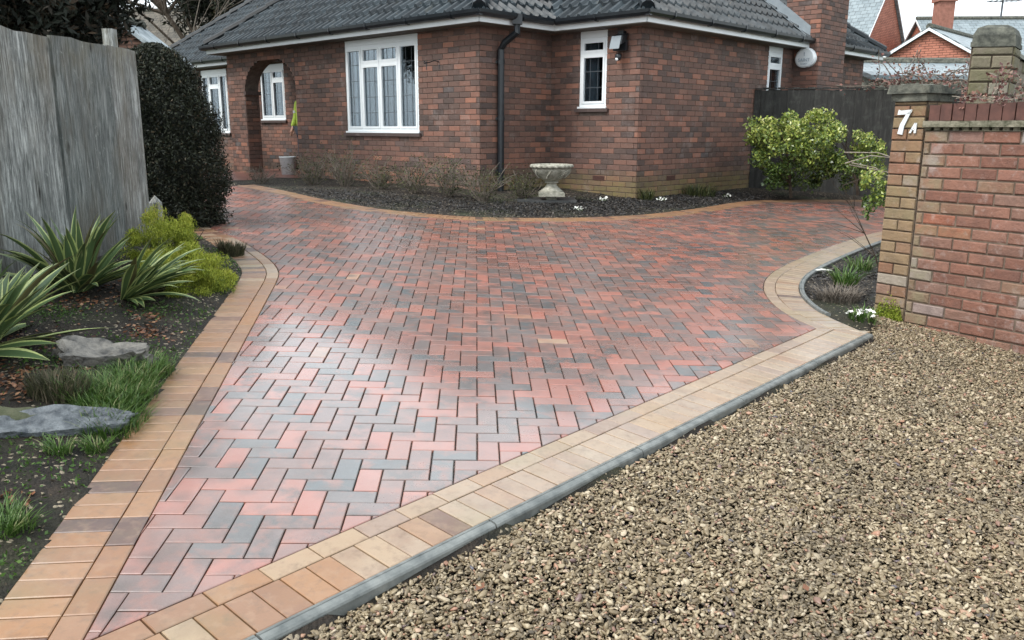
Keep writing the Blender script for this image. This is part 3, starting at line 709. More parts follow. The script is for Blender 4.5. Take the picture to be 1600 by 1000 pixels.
# windows
def window(base_s, W, frame_dir, p_of, nout, lights, sill=True, top=True, curtain=1.0, label=None, head=True):
    """lights: list of (u0,u1,hastop) in fractions of width; glass per light"""
    s0, s1, z0, z1 = W; Wd = s1 - s0; H = z1 - z0
    d = np.append(frame_dir, 0.); n = np.append(nout, 0.); up = np.array((0, 0, 1.))
    o = np.append(p_of(s0), 0.) - n * .055
    fr = MB(); gl = MB(); ld = MB(); cu = MB()
    def bx(mb, u0, u1, v0, v1, t0, t1): mb.box(o + d * u0 + up * v0 + n * t0, d * (u1 - u0), up * (v1 - v0), n * (t1 - t0))
    zt = z1 - (.10 if head else 0)
    if head: bx(fr, 0, Wd, zt + .002, z1, 0, .052)
    e = .045
    bx(fr, 0, e, z0, zt, 0, .05); bx(fr, Wd - e, Wd, z0, zt, 0, .05); bx(fr, e, Wd - e, zt - e, zt, 0, .049); bx(fr, e, Wd - e, z0, z0 + e + .01, 0, .049)
    bx(fr, -.02, Wd + .02, z0 - .03, z0 - .001, 0, .085)
    edges = [l[0] for l in lights] + [lights[-1][1]]
    for (u0, u1, tp) in lights:
        a, b = u0 * Wd, u1 * Wd
        if u0 > .01: bx(fr, a - .020, a + .020, z0 + e, zt - e, 0.001, .052)
        panes = []
        if tp:
            zc = zt - e - H * .175; bx(fr, a + .02, b - .02, zc - .022, zc + .022, .002, .058); panes = [(z0 + e, zc - .02), (zc + .02, zt - e)]
        else: panes = [(z0 + e, zt - e)]
        for (va, vb) in panes:
            m_ = .036; A = max(a, e) + (.018 if u0 > .01 else 0); B = min(b, Wd - e) - (.018 if u1 < .99 else 0)
            # sash
            bx(fr, A, A + m_, va, vb, .012, .062); bx(fr, B - m_, B, va, vb, .012, .062); bx(fr, A + m_, B - m_, va, va + m_, .012, .061); bx(fr, A + m_, B - m_, vb - m_, vb, .012, .061)
            bx(gl, A + m_, B - m_, va + m_, vb - m_, .026, .030)
            nv = max(1, int(round((vb - va) / .26)))
            for k in range(1, nv): zz_ = va + (vb - va) * k / nv; bx(ld, A + m_, B - m_, zz_ - .004, zz_ + .004, .0305, .033)
            for k in (1, 2): uu = A + (B - A) * k / 3; bx(ld, uu - .0035, uu + .0035, va + m_, vb - m_, .0308, .0328)
    wo = fr.build('window', M['white'])
    reparent(wo, house)
    if label: wo['label'] = label
    for q, nm, mt in ((gl, 'pane', M['glass']), (ld, 'leading', M['lead'])): q.build(nm, mt).parent = wo
    # net curtain: real folds a little behind the glass
    if curtain > 0:
        for (ua, ub, zlo) in ((.04, .04 + .30 * curtain, z0 + .05), (.36, .36 + .16 * curtain, z0 + .05)):
            nseg = 24; prev = None
            for k in range(nseg + 1):
                u = (ua + (ub - ua) * k / nseg) * Wd; tt = -.10 + .018 * sin(k * 2.1) + .01 * sin(k * .9)
                cur = (o + d * u + n * tt + up * zlo, o + d * u + n * tt + up * (zt - .06))
                if prev is not None: cu.add([prev[0], cur[0], cur[1], prev[1]], [(0, 1, 2, 3)])
                prev = cur
        cu.build('curtain', M['curtain'], smooth=True).parent = wo
    if sill:
        sb = MB(); ob = o + n * .055
        sb.box(ob + d * -.06 + up * (z0 - .085) - n * .03, d * (Wd + .12), n * .085, up * .052); sb.build('sill', M['hbrick']).parent = wo
    return wo
window(0, A_W, cA, lambda s: T(s, 0), -uB, [(0, .235, 0), (.235, .49, 1), (.49, .745, 1), (.745, 1, 0)], curtain=.72)
window(0, W2, cA, lambda s: T(s, D1), -uB, [(0, 1, 1)], curtain=1.0)
window(0, W3, uB, lambda s: T(SB, D1 + s), cA, [(0, 1, 1)], curtain=0)
window(0, W4, cA, lambda s: T(s, D1), -uB, [(0, .5, 0), (.5, 1, 1)], curtain=2.2)
window(0, W5, cA, lambda s: T(s, D1), -uB, [(0, .3, 0), (.3, .7, 1), (.7, 1, 0)], curtain=.7)
# airbricks
M['vent'] = mat_plain('terracotta_vent', (.05, .022, .016), (.09, .038, .028), 60, .8, .4, 150)
for (p, dd_, n_) in ((T(.93, D1), cA, -uB), (T(SB, D1 + .83), uB, cA)):
    mb = MB(); o_ = np.array([*p, .79]) + np.append(n_ * .006, 0); d_ = np.append(dd_, 0); nn_ = np.append(n_ * .006, 0)
    mb.box(o_, d_ * .24, nn_, (0, 0, .075))
    for a_ in range(8):
        for b_ in range(3): mb.box(o_ + d_ * (.012 + .028 * a_) + nn_ + np.array((0, 0, .006 + .023 * b_)), d_ * .02, nn_ * .5, (0, 0, .016))
    reparent(mb.build('air_brick', M['vent']), house)
# fascias, gutters
fa = MB(); gu = MB(); BK = []
def eave(s0, d0, s1, d1, nout, mitre0=0, mitre1=0):
    a = T3(s0, d0, ZF); b = T3(s1, d1, ZF); v = b - a; L = np.linalg.norm(v); v /= L; n = np.append(nout, 0.)
    fa.box(a - v * (.0), v * (L), -n * .02, (0, 0, .17))
    prof = [(.0, .095), (.004, .055), (.03, .018), (.06, .008), (.09, .018), (.115, .055), (.12, .10), (.108, .10), (.10, .065), (.06, .035), (.02, .065), (.012, .095)]
    A = a - v * mitre0 + n * .003; B = b + v * mitre1 + n * .003
    vs = [A + n * x + np.array((0, 0, z + .062)) for x, z in prof] + [B + n * x + np.array((0, 0, z + .062)) for x, z in prof]; k = len(prof)
    fs = [(i, (i + 1) % k, k + (i + 1) % k, k + i) for i in range(k)] + [tuple(range(k))[::-1], tuple(range(k, 2 * k))]
    gu.add(vs, fs)
    nb = max(1, int(L / .95))
    for i in range(nb):
        c = a + v * (L * (i + .5) / nb); BK.append((c + n * .001 + np.array((0, 0, .060)), v * .028, n * .128))
eave(-7.729 - OV, -OV, OV, -OV, -uB, .10, .10)
eave(OV, -OV, OV, D1 - OV, cA, .10, -.10)
eave(OV, D1 - OV, SB + OV, D1 - OV, -uB, -.10, .10)
eave(SB + OV, D1 - OV, SB + OV, D1 + 5.03, cA, .10, 0)
eave(SB + OV, D1 + 6.20, SB + OV, DB + OV, cA, 0, .1)
eave(SL, D1 - OV, -7.729, D1 - OV, -uB, .1, 0)
eave(-7.729 - OV, D1 - OV, -7.729 - OV, -OV, uA, 0, .1)
reparent(fa.build('fascia', M['white']), house); g_ = reparent(gu.build('gutter', M['black']), house); 
for (o_, v_, n_) in BK:
    mb = MB(); k_ = [(0, .0), (1, .0), (1, .10), (.97, .108), (0, .108)]; pr_ = [o_ + n_ * .0 + np.array((0, 0, .045)), o_ + n_ * .25 + np.array((0, 0, .004)), o_ + n_ * .75 + np.array((0, 0, .004)), o_ + n_ * 1.0 + np.array((0, 0, .045)), o_ + n_ * 1.0 + np.array((0, 0, .106)), o_ + np.array((0, 0, .106))]
    mb.add(pr_ + [q + v_ for q in pr_], [tuple(range(6))[::-1], tuple(range(6, 12))] + [(i, (i + 1) % 6, 6 + (i + 1) % 6, 6 + i) for i in range(6)]); mb.build('gutter_bracket', M['black']).parent = g_
# downpipe on the return wall
mb = MB(); n3 = np.append(cA, 0)
q = T3(.0, .385, 0); o = T3(OV + .06, .44, 0)
mb.tube([o + (0, 0, 3.19), o + (0, 0, 3.02), q + n3 * .15 + (0, 0, 2.88), q + n3 * .070 + (0, 0, 2.78), q + n3 * .066 + (0, 0, .50)], .054, 12)
mb.cbox(o + (0, 0, 3.20), .15, .15, .14)
for z in (2.60, 1.75, .95): mb.tube([q + n3 * .066 + (0, 0, z - .03), q + n3 * .066 + (0, 0, z + .03)], .064, 12); mb.cbox(q + n3 * .02 + (0, 0, z), .09, .09, .03)
reparent(mb.build('downpipe', M['black'], smooth=False), house)
# ------------------------------------------------------------------ roofs
TANP = .78
def roofplane(mb, s0, d0, e, w_, Le, R, kl, kr, zeave):
    """tiled plane; e, w_ unit vectors in (s,d); kl/kr: how the left/right edge moves in per metre of run"""
    gauge = .30; co = cos(math.atan(TANP)); hstep = gauge * co; nco = int(math.ceil(R / hstep)); pitchw = .20; sub = 6
    nu = int(Le / pitchw * sub) + 2 * sub + int(max(0, -kr) * R / pitchw * sub)
    us = np.arange(-1, nu) * (pitchw / sub)
    ph = (us / pitchw) % 1.0
    prof = np.where(ph < .45, .058 * np.sin(np.pi * ph / .45), -.006 * np.sin(np.pi * (ph - .45) / .55))
    nn = np.array([-w_[0] * sin(math.atan(TANP)), -w_[1] * sin(math.atan(TANP))])
    for c in range(nco):
        h0 = c * hstep - (.06 if c == 0 else .02); h1 = min((c + 1) * hstep, R)
        rows = []
        for (h, lift) in ((h0, .0), (h0, .046), (h1, .000)):
            L_, R_ = kl * h, Le - kr * h
            uc = np.clip(us, L_, R_)
            rows.append([(uc[i], h, (prof[i] if lift > 0 else prof[i] - .012) + lift) for i in range(len(us))])
        vs = []
        for row in rows:
            for (u, h, z) in row:
                s = s0 + e[0] * u + w_[0] * h; d = d0 + e[1] * u + w_[1] * h
                p = T3(s, d, zeave + h * TANP + z); vs.append(p)
        k = len(us); 
        for r_ in (0, 1):
            for i in range(k - 1):
                a, b = rows[r_][i], rows[r_][i + 1]; c2, d2 = rows[r_ + 1][i], rows[r_ + 1][i + 1]
                if abs(a[0] - b[0]) < 1e-6 and abs(c2[0] - d2[0]) < 1e-6: continue
                base = len(mb.v); mb.v.extend([tuple(vs[r_ * k + i]), tuple(vs[r_ * k + i + 1]), tuple(vs[(r_ + 1) * k + i + 1]), tuple(vs[(r_ + 1) * k + i])])
                mb.f.append((base, base + 1, base + 2, base + 3)); tn = hash((c, int(us[i] / pitchw + 100), int(s0 * 10))) % 1000 / 1000.
                mb.t.append((tn, 0, tn, 1))
ZE = ZF + .155
rf = MB(); HM = (8.42 + 2 * OV) / 2
roofplane(rf, SL, D1 - OV, (1, 0), (0, 1), SB + OV - SL, HM, 1, 1, ZE)
roofplane(rf, SB + OV, D1 - OV, (0, 1), (-1, 0), 2 * HM, HM, 1, 1, ZE)
roofplane(rf, SL, DB + OV, (0, -1), (1, 0), 2 * HM, HM, 1, 1, ZE)
roofplane(rf, SB + OV, DB + OV, (-1, 0), (0, -1), SB + OV - SL, HM, 1, 1, ZE)
HB = (7.729 + 2 * OV) / 2
roofplane(rf, -7.729 - OV, -OV, (1, 0), (0, 1), 2 * HB, HB, 1, 1, ZE)
roofplane(rf, OV, -OV, (0, 1), (-1, 0), D1 + .15, HB, 1, -1, ZE)
roofplane(rf, -7.729 - OV, D1 + .15 - OV, (0, -1), (1, 0), D1 + .15, HB, -1, 1, ZE)
roof = reparent(rf.build('roof', M['roof']), house)
def hip(s0, d0, ds, dd_, H):
    mb = MB(); n = int(H / .30); 
    for i in range(n):
        a, b = H * i / n, H * (i + 1) / n + .03
        mb.tube([T3(s0 + ds * a, d0 + dd_ * a, ZE + .03 + a * TANP + .012), T3(s0 + ds * b, d0 + dd_ * b, ZE + .03 + b * TANP - .004)], [.105, .092], 10)
    mb.build('hip_ridge', M['roof']).parent = roof
hip(SL, D1 - OV, 1, 1, HM); hip(SB + OV, D1 - OV, -1, 1, HM); hip(SB + OV, DB + OV, -1, -1, HM); hip(-7.729 - OV, -OV, 1, 1, HB); hip(OV, -OV, -1, 1, HB)
mb = MB()
def rg(a, b, z): mb.tube([T3(*a, z), T3(*b, z)], .11, 10)
rg((SL + HM, D1 - OV + HM), (SB + OV - HM, D1 - OV + HM), ZE + HM * TANP + .02); rg((-7.729 / 2, -OV + HB), (-7.729 / 2, D1 + 4), ZE + HB * TANP + .02)
mb.build('ridge', M['roof']).parent = roof
# ------------------------------------------------------------------ chimney
CD0, CD1, CS1 = D1 + 5.03, D1 + 6.20, SB + .49; CS0 = CS1 - .71
ch = reparent(MB().build('chimney', M['hbrick']), house)
for (p, dd_, L, n_) in ((T(CS0, CD0), cA, .71, -uB), (T(CS1, CD0), uB, 1.17, cA), (T(CS0, CD0), uB, 1.17, -cA), (T(CS0, CD1), cA, .71, uB)):
    wl = brickwall('chimney_face', p, dd_, L, .4, 6.6, n_, M['hbrick'], M['mortar'], None, thick=.06, off=random.random() * .2); wl.parent = ch
mb = MB(); mb.box(T3(CS0 - .06, CD0 - .06, 6.6), np.append(cA * .83, 0), np.append(uB * 1.29, 0), (0, 0, .15)); mb.build('chimney_cap', M['capstone']).parent = ch
mb = MB()
for q in (.3, .85): mb.lathe(T3(CS0 + .35, CD0 + q, 6.75), [(.12, 0), (.11, .1), (.10, .4), (.12, .45)], 12)
mb.build('chimney_pot', M['soldier']).parent = ch
# lead flashing up the slope beside the stack
mb = MB(); k = 1.1
mb.add([T3(SB + OV - h, CD0 - .16, ZE + h * TANP + .055) for h in (.0, k)] + [T3(SB + OV - h, CD0 - .012, ZE + h * TANP + .055) for h in (k, 0)] + [T3(SB + OV - h, CD0 - .012, ZE + h * TANP + .24) for h in (k, 0)], [(0, 1, 2, 3), (3, 2, 4, 5)])
mb.build('flashing', mat_plain('lead_flashing', (.16, .19, .21), (.24, .27, .29), 6, .45, .1)).parent = ch
# ------------------------------------------------------------------ fittings on the house
p = T3(CS1, CD0 + .33, 2.86); n3 = np.append(cA, 0); u3 = np.append(uB, 0)
def shield(mb, o, u, n, W, H, th):
    out = []
    for k in range(28):
        a = 2 * pi * k / 28; x = cos(a); z = sin(a); x = x * W / 2 * (1 - .16 * max(0, z) ** 1.2); z = z * H / 2 if z > 0 else z * H / 2 * .92
        out.append((math.copysign(abs(x) ** .85 * (W / 2) ** .15, x), z))
    up = np.array((0, 0, 1.)); V = [o + u * x + up * z for x, z in out] + [o + u * x + up * z + n * th * .8 for x, z in out] + [o + u * x * .86 + up * z * .86 + n * th for x, z in out] + [o + n * th * 1.12]
    fs = []; k = 28
    for i in range(k):
        j = (i + 1) % k; fs += [(i, j, k + j, k + i), (k + i, k + j, 2 * k + j, 2 * k + i), (2 * k + i, 2 * k + j, 3 * k)]
    mb.add(V, fs)
# the alarm box sits on the stack's camera-facing side, under the gutter
an = np.append(-uB, 0); au = np.append(cA, 0); ao = T3(CS1 - .22, CD0, 2.93) + an * .012
al = empty('alarm_box', ao, 'white shield-shaped burglar alarm box on the chimney brickwork below the gutter', 'alarm box')
mb = MB(); shield(mb, ao, au, an, .40, .38, .10); reparent(mb.build('alarm_cover', M['white'], smooth=False), al)
def text(body, size, o, u, n, mat, parent, name, ext=.002, shear=0, up=(0, 0, 1), font_off=0):
    cu = bpy.data.curves.new(name, 'FONT'); cu.body = body; cu.size = size; cu.extrude = ext; cu.align_x = 'CENTER'; cu.align_y = 'CENTER'; cu.shear = shear; cu.offset = font_off
    ob = bpy.data.objects.new(name, cu); COL.objects.link(ob); u = np.array(u, float); n = np.array(n, float); v = np.cross(n, u)
    mm_ = Matrix(((u[0], v[0], n[0], o[0]), (u[1], v[1], n[1], o[1]), (u[2], v[2], n[2], o[2]), (0, 0, 0, 1)))
    dg = bpy.context.evaluated_depsgraph_get(); me = bpy.data.meshes.new_from_object(ob.evaluated_get(dg)); me.transform(mm_); bpy.data.objects.remove(ob)
    me.materials.clear(); me.materials.append(mat); o2 = bpy.data.objects.new(name, me); COL.objects.link(o2)
    if parent: reparent(o2, parent)
    return o2
greytx = mat_plain('grey_print', (.30, .36, .42), (.36, .42, .47), 5, .5, 0)
text('SAINT', .085, ao + an * .118 + (0, 0, -.04), au, an, greytx, al, 'lettering'); text('I', .10, ao + an * .118 + (0, 0, .065), au, an, greytx, al, 'lettering')
text('SECURITY', .032, ao + an * .112 + (0, 0, -.108), au, an, greytx, al, 'lettering')
# security light between small window and corner
lo = T3(1.46, D1, 2.78); ln = np.append(-uB, 0)
sl = empty('security_light', lo, 'black floodlight with motion sensor under the eaves beside the small front window', 'wall light')
mb = MB(); mb.box(lo - au * .05 + (0, 0, .10), au * .10, ln * .09, (0, 0, .17)); mb.box(lo - au * .11 + ln * .09 + (0, 0, .11), au * .22, ln * .13 + np.array((0, 0, -.05)), (0, 0, .13) - ln * .05)
mb.box(lo - au * .12 + ln * .06 + (0, 0, -.02), au * .24, ln * .05, (0, 0, .15)); reparent(mb.build('lamp_housing', M['black']), sl)
mb = MB(); mb.box(lo - au * .09 + ln * .235 + (0, 0, -.0), au * .18, ln * .012, np.array((0, 0, .19)) - ln * .06)
N_ = NT('lamp_lens'); N_.col((.22, .25, .27)); N_.rough(.12); reparent(mb.build('lamp_glass', N_.m), sl)
mb = MB(); mb.lathe(lo + ln * .13 + (0, 0, -.14), [(.001, -.03), (.035, -.02), (.05, .01), (.05, .06), (.03, .08)], 14); reparent(mb.build('motion_sensor', M['black'], smooth=True), sl)
mb = MB(); mb.lathe(lo + ln * .165 + (0, 0, -.14), [(.001, -.032), (.022, -.02), (.024, .01), (.001, .015)], 12); reparent(mb.build('sensor_lens', M['white'], smooth=True), sl)
# hanging basket bracket
bo = T3(-.92, 0, 2.62)
br_ = tag(MB().build('hanging_bracket', M['black']), 'black iron hanging basket bracket on brick between window and drainpipe', 'bracket')
bpy.data.objects.remove(br_)
mb = MB(); mb.tube([bo + (0, 0, .05), bo + (0, 0, -.10)], .012, 6); mb.tube([bo + ln * t + np.array((0, 0, .02 * sin(t * 18))) for t in np.linspace(0, .30, 9)], .008, 6)
mb.tube([bo + ln * (.30 + .02 * sin(a)) + np.array((0, 0, .02 * cos(a) - .02)) for a in np.linspace(0, 4, 8)] , .007, 6)
mb.tube([bo + ln * .27 + (0, 0, .0), bo + ln * .27 + (0, 0, -.13)], .006, 6)
tag(mb.build('hanging_bracket', M['black']), 'black iron hanging basket bracket on brick between window and drainpipe', 'bracket')
# ------------------------------------------------------------------ porch: step, floor, bucket, person
FZ = .665
mb = MB(); mb.box(T3(-8.3, -1.75, .45), np.append(cA * 3.5, 0), np.append(uB * (D1 + 1.74), 0), (0, 0, FZ - .45))
tag(mb.build('porch_step', M['redstep']), 'low red paved step in front of the porch arch', 'step', kind='structure')
b0 = T3(-5.90, .22, FZ)
bk_ = empty('bucket', b0, 'white plastic bucket on the porch floor by the arch', 'bucket')
mb = MB(); mb.lathe(b0, [(.135, 0), (.165, .34), (.175, .345), (.175, .365), (.160, .365), (.155, .34), (.13, .02)], 24); reparent(mb.build('bucket_body', mat_plain('scuffed_white_plastic', (.50, .55, .57), (.66, .70, .71), 9, .4, 0), smooth=True), bk_)
mb = MB(); mb.tube([b0 + np.array((.17 * cos(a), -.03, .30 + .10 * sin(-a) * .6)) for a in np.linspace(0, pi, 12)], .004, 6); reparent(mb.build('handle', M['lead']), bk_)
# person waiting in the porch, almost hidden by the corner of the front wall
def skin(name, pts, edges, rad, mat, sub=2):
    me = bpy.data.meshes.new(name); me.from_pydata(pts, edges, []); o = bpy.data.objects.new(name, me); COL.objects.link(o)
    sk = o.modifiers.new('skin', 'SKIN'); lay = me.skin_vertices[0].data
    for i, r_ in enumerate(rad): lay[i].radius = (r_, r_) if not isinstance(r_, tuple) else r_; lay[i].use_root = (i == 0)
    ss = o.modifiers.new('sub', 'SUBSURF'); ss.levels = sub; ss.render_levels = sub
    dg = bpy.context.evaluated_depsgraph_get(); me2 = bpy.data.meshes.new_from_object(o.evaluated_get(dg)); bpy.data.objects.remove(o)
    me2.materials.clear(); me2.materials.append(mat); me2.polygons.foreach_set('use_smooth', [True] * len(me2.polygons))
    o = bpy.data.objects.new(name, me2); COL.objects.link(o); return o
pp = T3(-5.855, .62, FZ)
fx = np.append(cA * -1, 0); fy = np.append(-uB, 0)         # fx: towards the arch's left, fy: towards the drive
def B(x, y, z): return tuple(pp + fx * x + fy * y + np.array((0, 0, z)))
skinm = mat_plain('skin', (.45, .24, .16), (.52, .29, .20), 5, .5, 0); hv = mat_plain('hi_vis_yellow', (.30, .42, .04), (.40, .52, .07), 16, .7, .3); navy = mat_plain('navy_trousers', (.02, .025, .04), (.04, .045, .06), 8, .8, .3)
per = empty('person', tuple(pp), 'person in a yellow hi-vis jacket mostly hidden behind the front wall', 'person')
body_pts = [B(0, 0, .95), B(0, 0, 1.20), B(0, 0, 1.42), B(0, 0, 1.52), B(0, .02, 1.64), B(0, .01, 1.75), B(.10, 0, .90), B(.11, .02, .50), B(.11, 0, .09), B(.11, .14, .04), B(-.10, 0, .90), B(-.11, .03, .50), B(-.11, 0, .09), B(-.11, .14, .04),
            B(.20, 0, 1.44), B(.25, .02, 1.16), B(.255, .12, .92), B(.25, .16, .84), B(-.20, 0, 1.44), B(-.25, .01, 1.16), B(-.24, .10, .92), B(-.235, .13, .84)]
reparent(skin('body', body_pts, [(0, 1), (1, 2), (2, 3), (3, 4), (4, 5), (0, 6), (6, 7), (7, 8), (8, 9), (0, 10), (10, 11), (11, 12), (12, 13), (2, 14), (14, 15), (15, 16), (16, 17), (2, 18), (18, 19), (19, 20), (20, 21)],
     [.14, .13, .14, .055, .085, .07, .09, .06, .04, .035, .09, .06, .04, .035, .055, .042, .032, .035, .055, .042, .032, .035], skinm), per)
reparent(skin('jacket', [B(0, 0, .88), B(0, 0, 1.15), B(0, 0, 1.42), B(0, 0, 1.50), B(.21, 0, 1.44), B(.26, .02, 1.16), B(.262, .11, .95), B(-.21, 0, 1.44), B(-.26, .01, 1.16), B(-.25, .09, .95)],
     [(0, 1), (1, 2), (2, 3), (2, 4), (4, 5), (5, 6), (2, 7), (7, 8), (8, 9)], [.18, .17, .17, .075, .075, .062, .052, .075, .062, .052], hv), per)
bnd = MB()
M['reflect'] = mat_plain('grey_reflective', (.40, .42, .44), (.5, .52, .54), 20, .4, 0)
for sx in (.235, -.235):
    bnd = MB(); bnd.tube([B(sx * 1.07, .015, 1.24), B(sx * 1.08, .016, 1.29)], .066, 14); reparent(bnd.build('reflective_band', M['reflect']), per)
reparent(skin('trousers', [B(0, 0, .96), B(.10, 0, .88), B(.11, .02, .50), B(.11, 0, .10), B(-.10, 0, .88), B(-.11, .03, .50), B(-.11, 0, .10)], [(0, 1), (1, 2), (2, 3), (0, 4), (4, 5), (5, 6)], [.15, .105, .078, .06, .105, .078, .06], navy), per)
for sx in (.25, -.235):
    fb = MB()
    for f_ in range(4):
        a0 = B(sx - .012 + 0.0 * f_, .13 + .018 * f_, .83); fb.tube([a0, tuple(np.array(a0) + fy * .01 + np.array((0, 0, -.035))), tuple(np.array(a0) + fx * -.008 + np.array((0, 0, -.065 + .004 * abs(f_ - 1.5))))], [.009, .008, .006], 7)
    a0 = B(sx - .03, .12, .86); fb.tube([a0, tuple(np.array(a0) + fx * -.02 + fy * .02 + np.array((0, 0, -.03))), tuple(np.array(a0) + fx * -.022 + fy * .03 + np.array((0, 0, -.055)))], [.010, .009, .007], 7)
    reparent(fb.build('fingers', skinm, smooth=True), per)
hb = MB(); hb.lathe(B(0, -.012, 1.70), [(.088, -.02), (.093, .03), (.08, .08), (.045, .11), (.002, .118)], 16); reparent(hb.build('hair', mat_plain('dark_hair', (.02, .015, .01), (.04, .03, .02), 30, .7, .4), smooth=True), per)
# ------------------------------------------------------------------ garden wall on the right with its number pier
def w3(t, off, z): p = P1 + WD * t + WN * off; return np.array([p[0], p[1], z])
gw = empty('garden_wall', w3(0, 0, .1), 'red brick garden wall with soldier coping beside the gravel', 'wall')
wd3 = np.append(WD, 0); wn3 = np.append(WN, 0)
wst = lambda s, z: (.65 if s < .10 else 0) + max(0, (.35 - z) * .5) * random.random() + (.30 if random.random() < .10 else 0)
brickwall('wall_face', P1, WD, 4.2, -.045, 1.585, WN, M['wbrick'], M['wmortar'], gw, ch=.0858, bl=.252, joint=.012, proud=.011, jit=.0040, bev=.007, stain=wst, off=.07, thick=.20)
mb = MB()
for k in range(48):        # brick-on-edge coping
    t = .02 + k * .0875; jt = lambda q: random.uniform(-q, q)
    mb.box(w3(t + .003, -.20, 1.655 + jt(.003)), wd3 * .080, wn3 * (.215 + jt(.004)), (0, 0, .118 + jt(.004)), (random.random(), 0, 0, 1))
reparent(mb.build('soldier_coping', M['soldier']), gw)
mb = MB(); seg = 60
for k in range(seg):
    t0, t1 = k * .07, (k + 1) * .07; j = random.uniform(0, .010)
    mb.box(w3(t0, -.21, 1.612), wd3 * .069, wn3 * (.255 + j), (0, 0, .044 - j * .3)); 
    mb.box(w3(t0 + .004, -.21, 1.588), wd3 * .045, wn3 * (.228), (0, 0, .024))
reparent(mb.build('mossy_ledge', M['ledge']), gw)
mb = MB()
for k in range(15): mb.box(w3(.01 + k * .285, -.02, -.14), wd3 * .275, wn3 * .052, (0, 0, .155 + random.uniform(-.01, .006)))
reparent(mb.build('plinth', M['soldier']), gw)
pr = empty('gate_pier', w3(-.13, 0, .1), 'mossy buff brick pier with flat stone cap and white house number', 'pier')
pst = lambda s, z: .15 + .55 * random.random() * (z > .9) + (.5 if z < .2 else 0)
PZ = 1.80
brickwall('pier_face', P1 - WD * .262, WD, .256, -.03, PZ, WN, M['pbrick'], M['wmortar'], pr, ch=.0858, bl=.256, joint=.010, proud=.016, jit=.0025, bev=.006, stain=pst, bond='headmix', thick=.02)
brickwall('pier_side', P1 - WD * .262, -WN, .33, -.03, PZ, -WD, M['pbrick'], M['wmortar'], pr, ch=.0858, bl=.256, proud=.006, jit=.0025, bev=.006, stain=pst, thick=.02)
brickwall('pier_side', P1 - WD * .006 - WN * .0, -WN, .33, 1.5, PZ, WD, M['pbrick'], M['wmortar'], pr, ch=.0858, bl=.256, proud=.002, jit=.0025, bev=.006, stain=pst, thick=.02)
mb = MB(); mb.box(w3(-.25, -.32, -.1), wd3 * .235, wn3 * .315, (0, 0, 1.88)); reparent(mb.build('pier_core', M['wmortar']), pr)
mb = MB(); mb.box(w3(-.275, -.345, PZ), wd3 * .285, wn3 * .385, (0, 0, .055)); reparent(mb.build('pier_band', M['capstone']), pr)
bm = bmesh.new(); bmesh.ops.create_grid(bm, x_segments=8, y_segments=8, size=.5)
me = bpy.data.meshes.new('pier_cap')
ext = bmesh.ops.extrude_face_region(bm, geom=bm.faces[:]); 
for v in [g for g in ext['geom'] if isinstance(g, bmesh.types.BMVert)]: v.co.z = 1
for v in bm.verts:
    x, y, z = v.co; q = Vector((x * 3, y * 3, z)); r_ = noise.noise(q * 1.7) * .012
    p = w3(-.132 + x * .335 * (1 if z < .5 else .96), -.155 + y * .44 * (1 if z < .5 else .96), PZ + .056 + z * (.052 + .02 * (1 - abs(x) * 1.2)) + r_ * z); v.co = p + np.array((r_, r_, 0))
bmesh.ops.recalc_face_normals(bm, faces=bm.faces); bm.to_mesh(me); bm.free(); me.materials.append(M['capstone'])
pc = bpy.data.objects.new('pier_cap', me); COL.objects.link(pc); reparent(pc, pr)
# moss cushion at the foot of the pier
V = []; n = 2600
for _ in range(n):
    a = random.uniform(-.13, .13); z = abs(random.gauss(0, .07)) ; V.append(w3(-.12 + a * (1 - z * 2), .024 + random.uniform(0, .012), .10 + z))
def cards(C, size, aspect=1.0, tone=None, updir=None, spread=1.0, nr=None):
    """leaf-sized faces at points C (n,3); random directions, optionally biased"""
    C = np.asarray(C, float); n = len(C); d = rng.normal(size=(n, 3))
    if updir is not None: d = d * spread + np.asarray(updir)
    d /= np.linalg.norm(d, axis=1)[:, None]
    r = rng.normal(size=(n, 3)); s = np.cross(d, r); s /= np.linalg.norm(s, axis=1)[:, None]
    L = (np.asarray(size) * rng.uniform(.65, 1.25, n))[:, None]; W = L * aspect
    nn = np.cross(d, s)
    V = np.stack([C - d * L * .5, C + s * W * .5 + nn * W * .12, C + d * L * .5, C - s * W * .5 + nn * W * .12], 1).reshape(-1, 3)
    Fq = np.arange(4 * n).reshape(n, 4)
    if tone is None: tone = rng.random(n)
    T_ = np.zeros((n, 4)); T_[:, 0] = tone; T_[:, 2] = rng.random(n); T_[:, 3] = 1
    return V, Fq, T_
V, Fq, T_ = cards(V, .012, .8, tone=rng.uniform(.4, 1, n)); M['moss'] = mat_leaf('bright_moss', [(0, (.05, .08, .01)), (.6, (.16, .21, .02)), (1, (.30, .34, .05))], .8, .2, .1)
reparent(npmesh('moss', V, Fq, T_, M['moss']), pr)
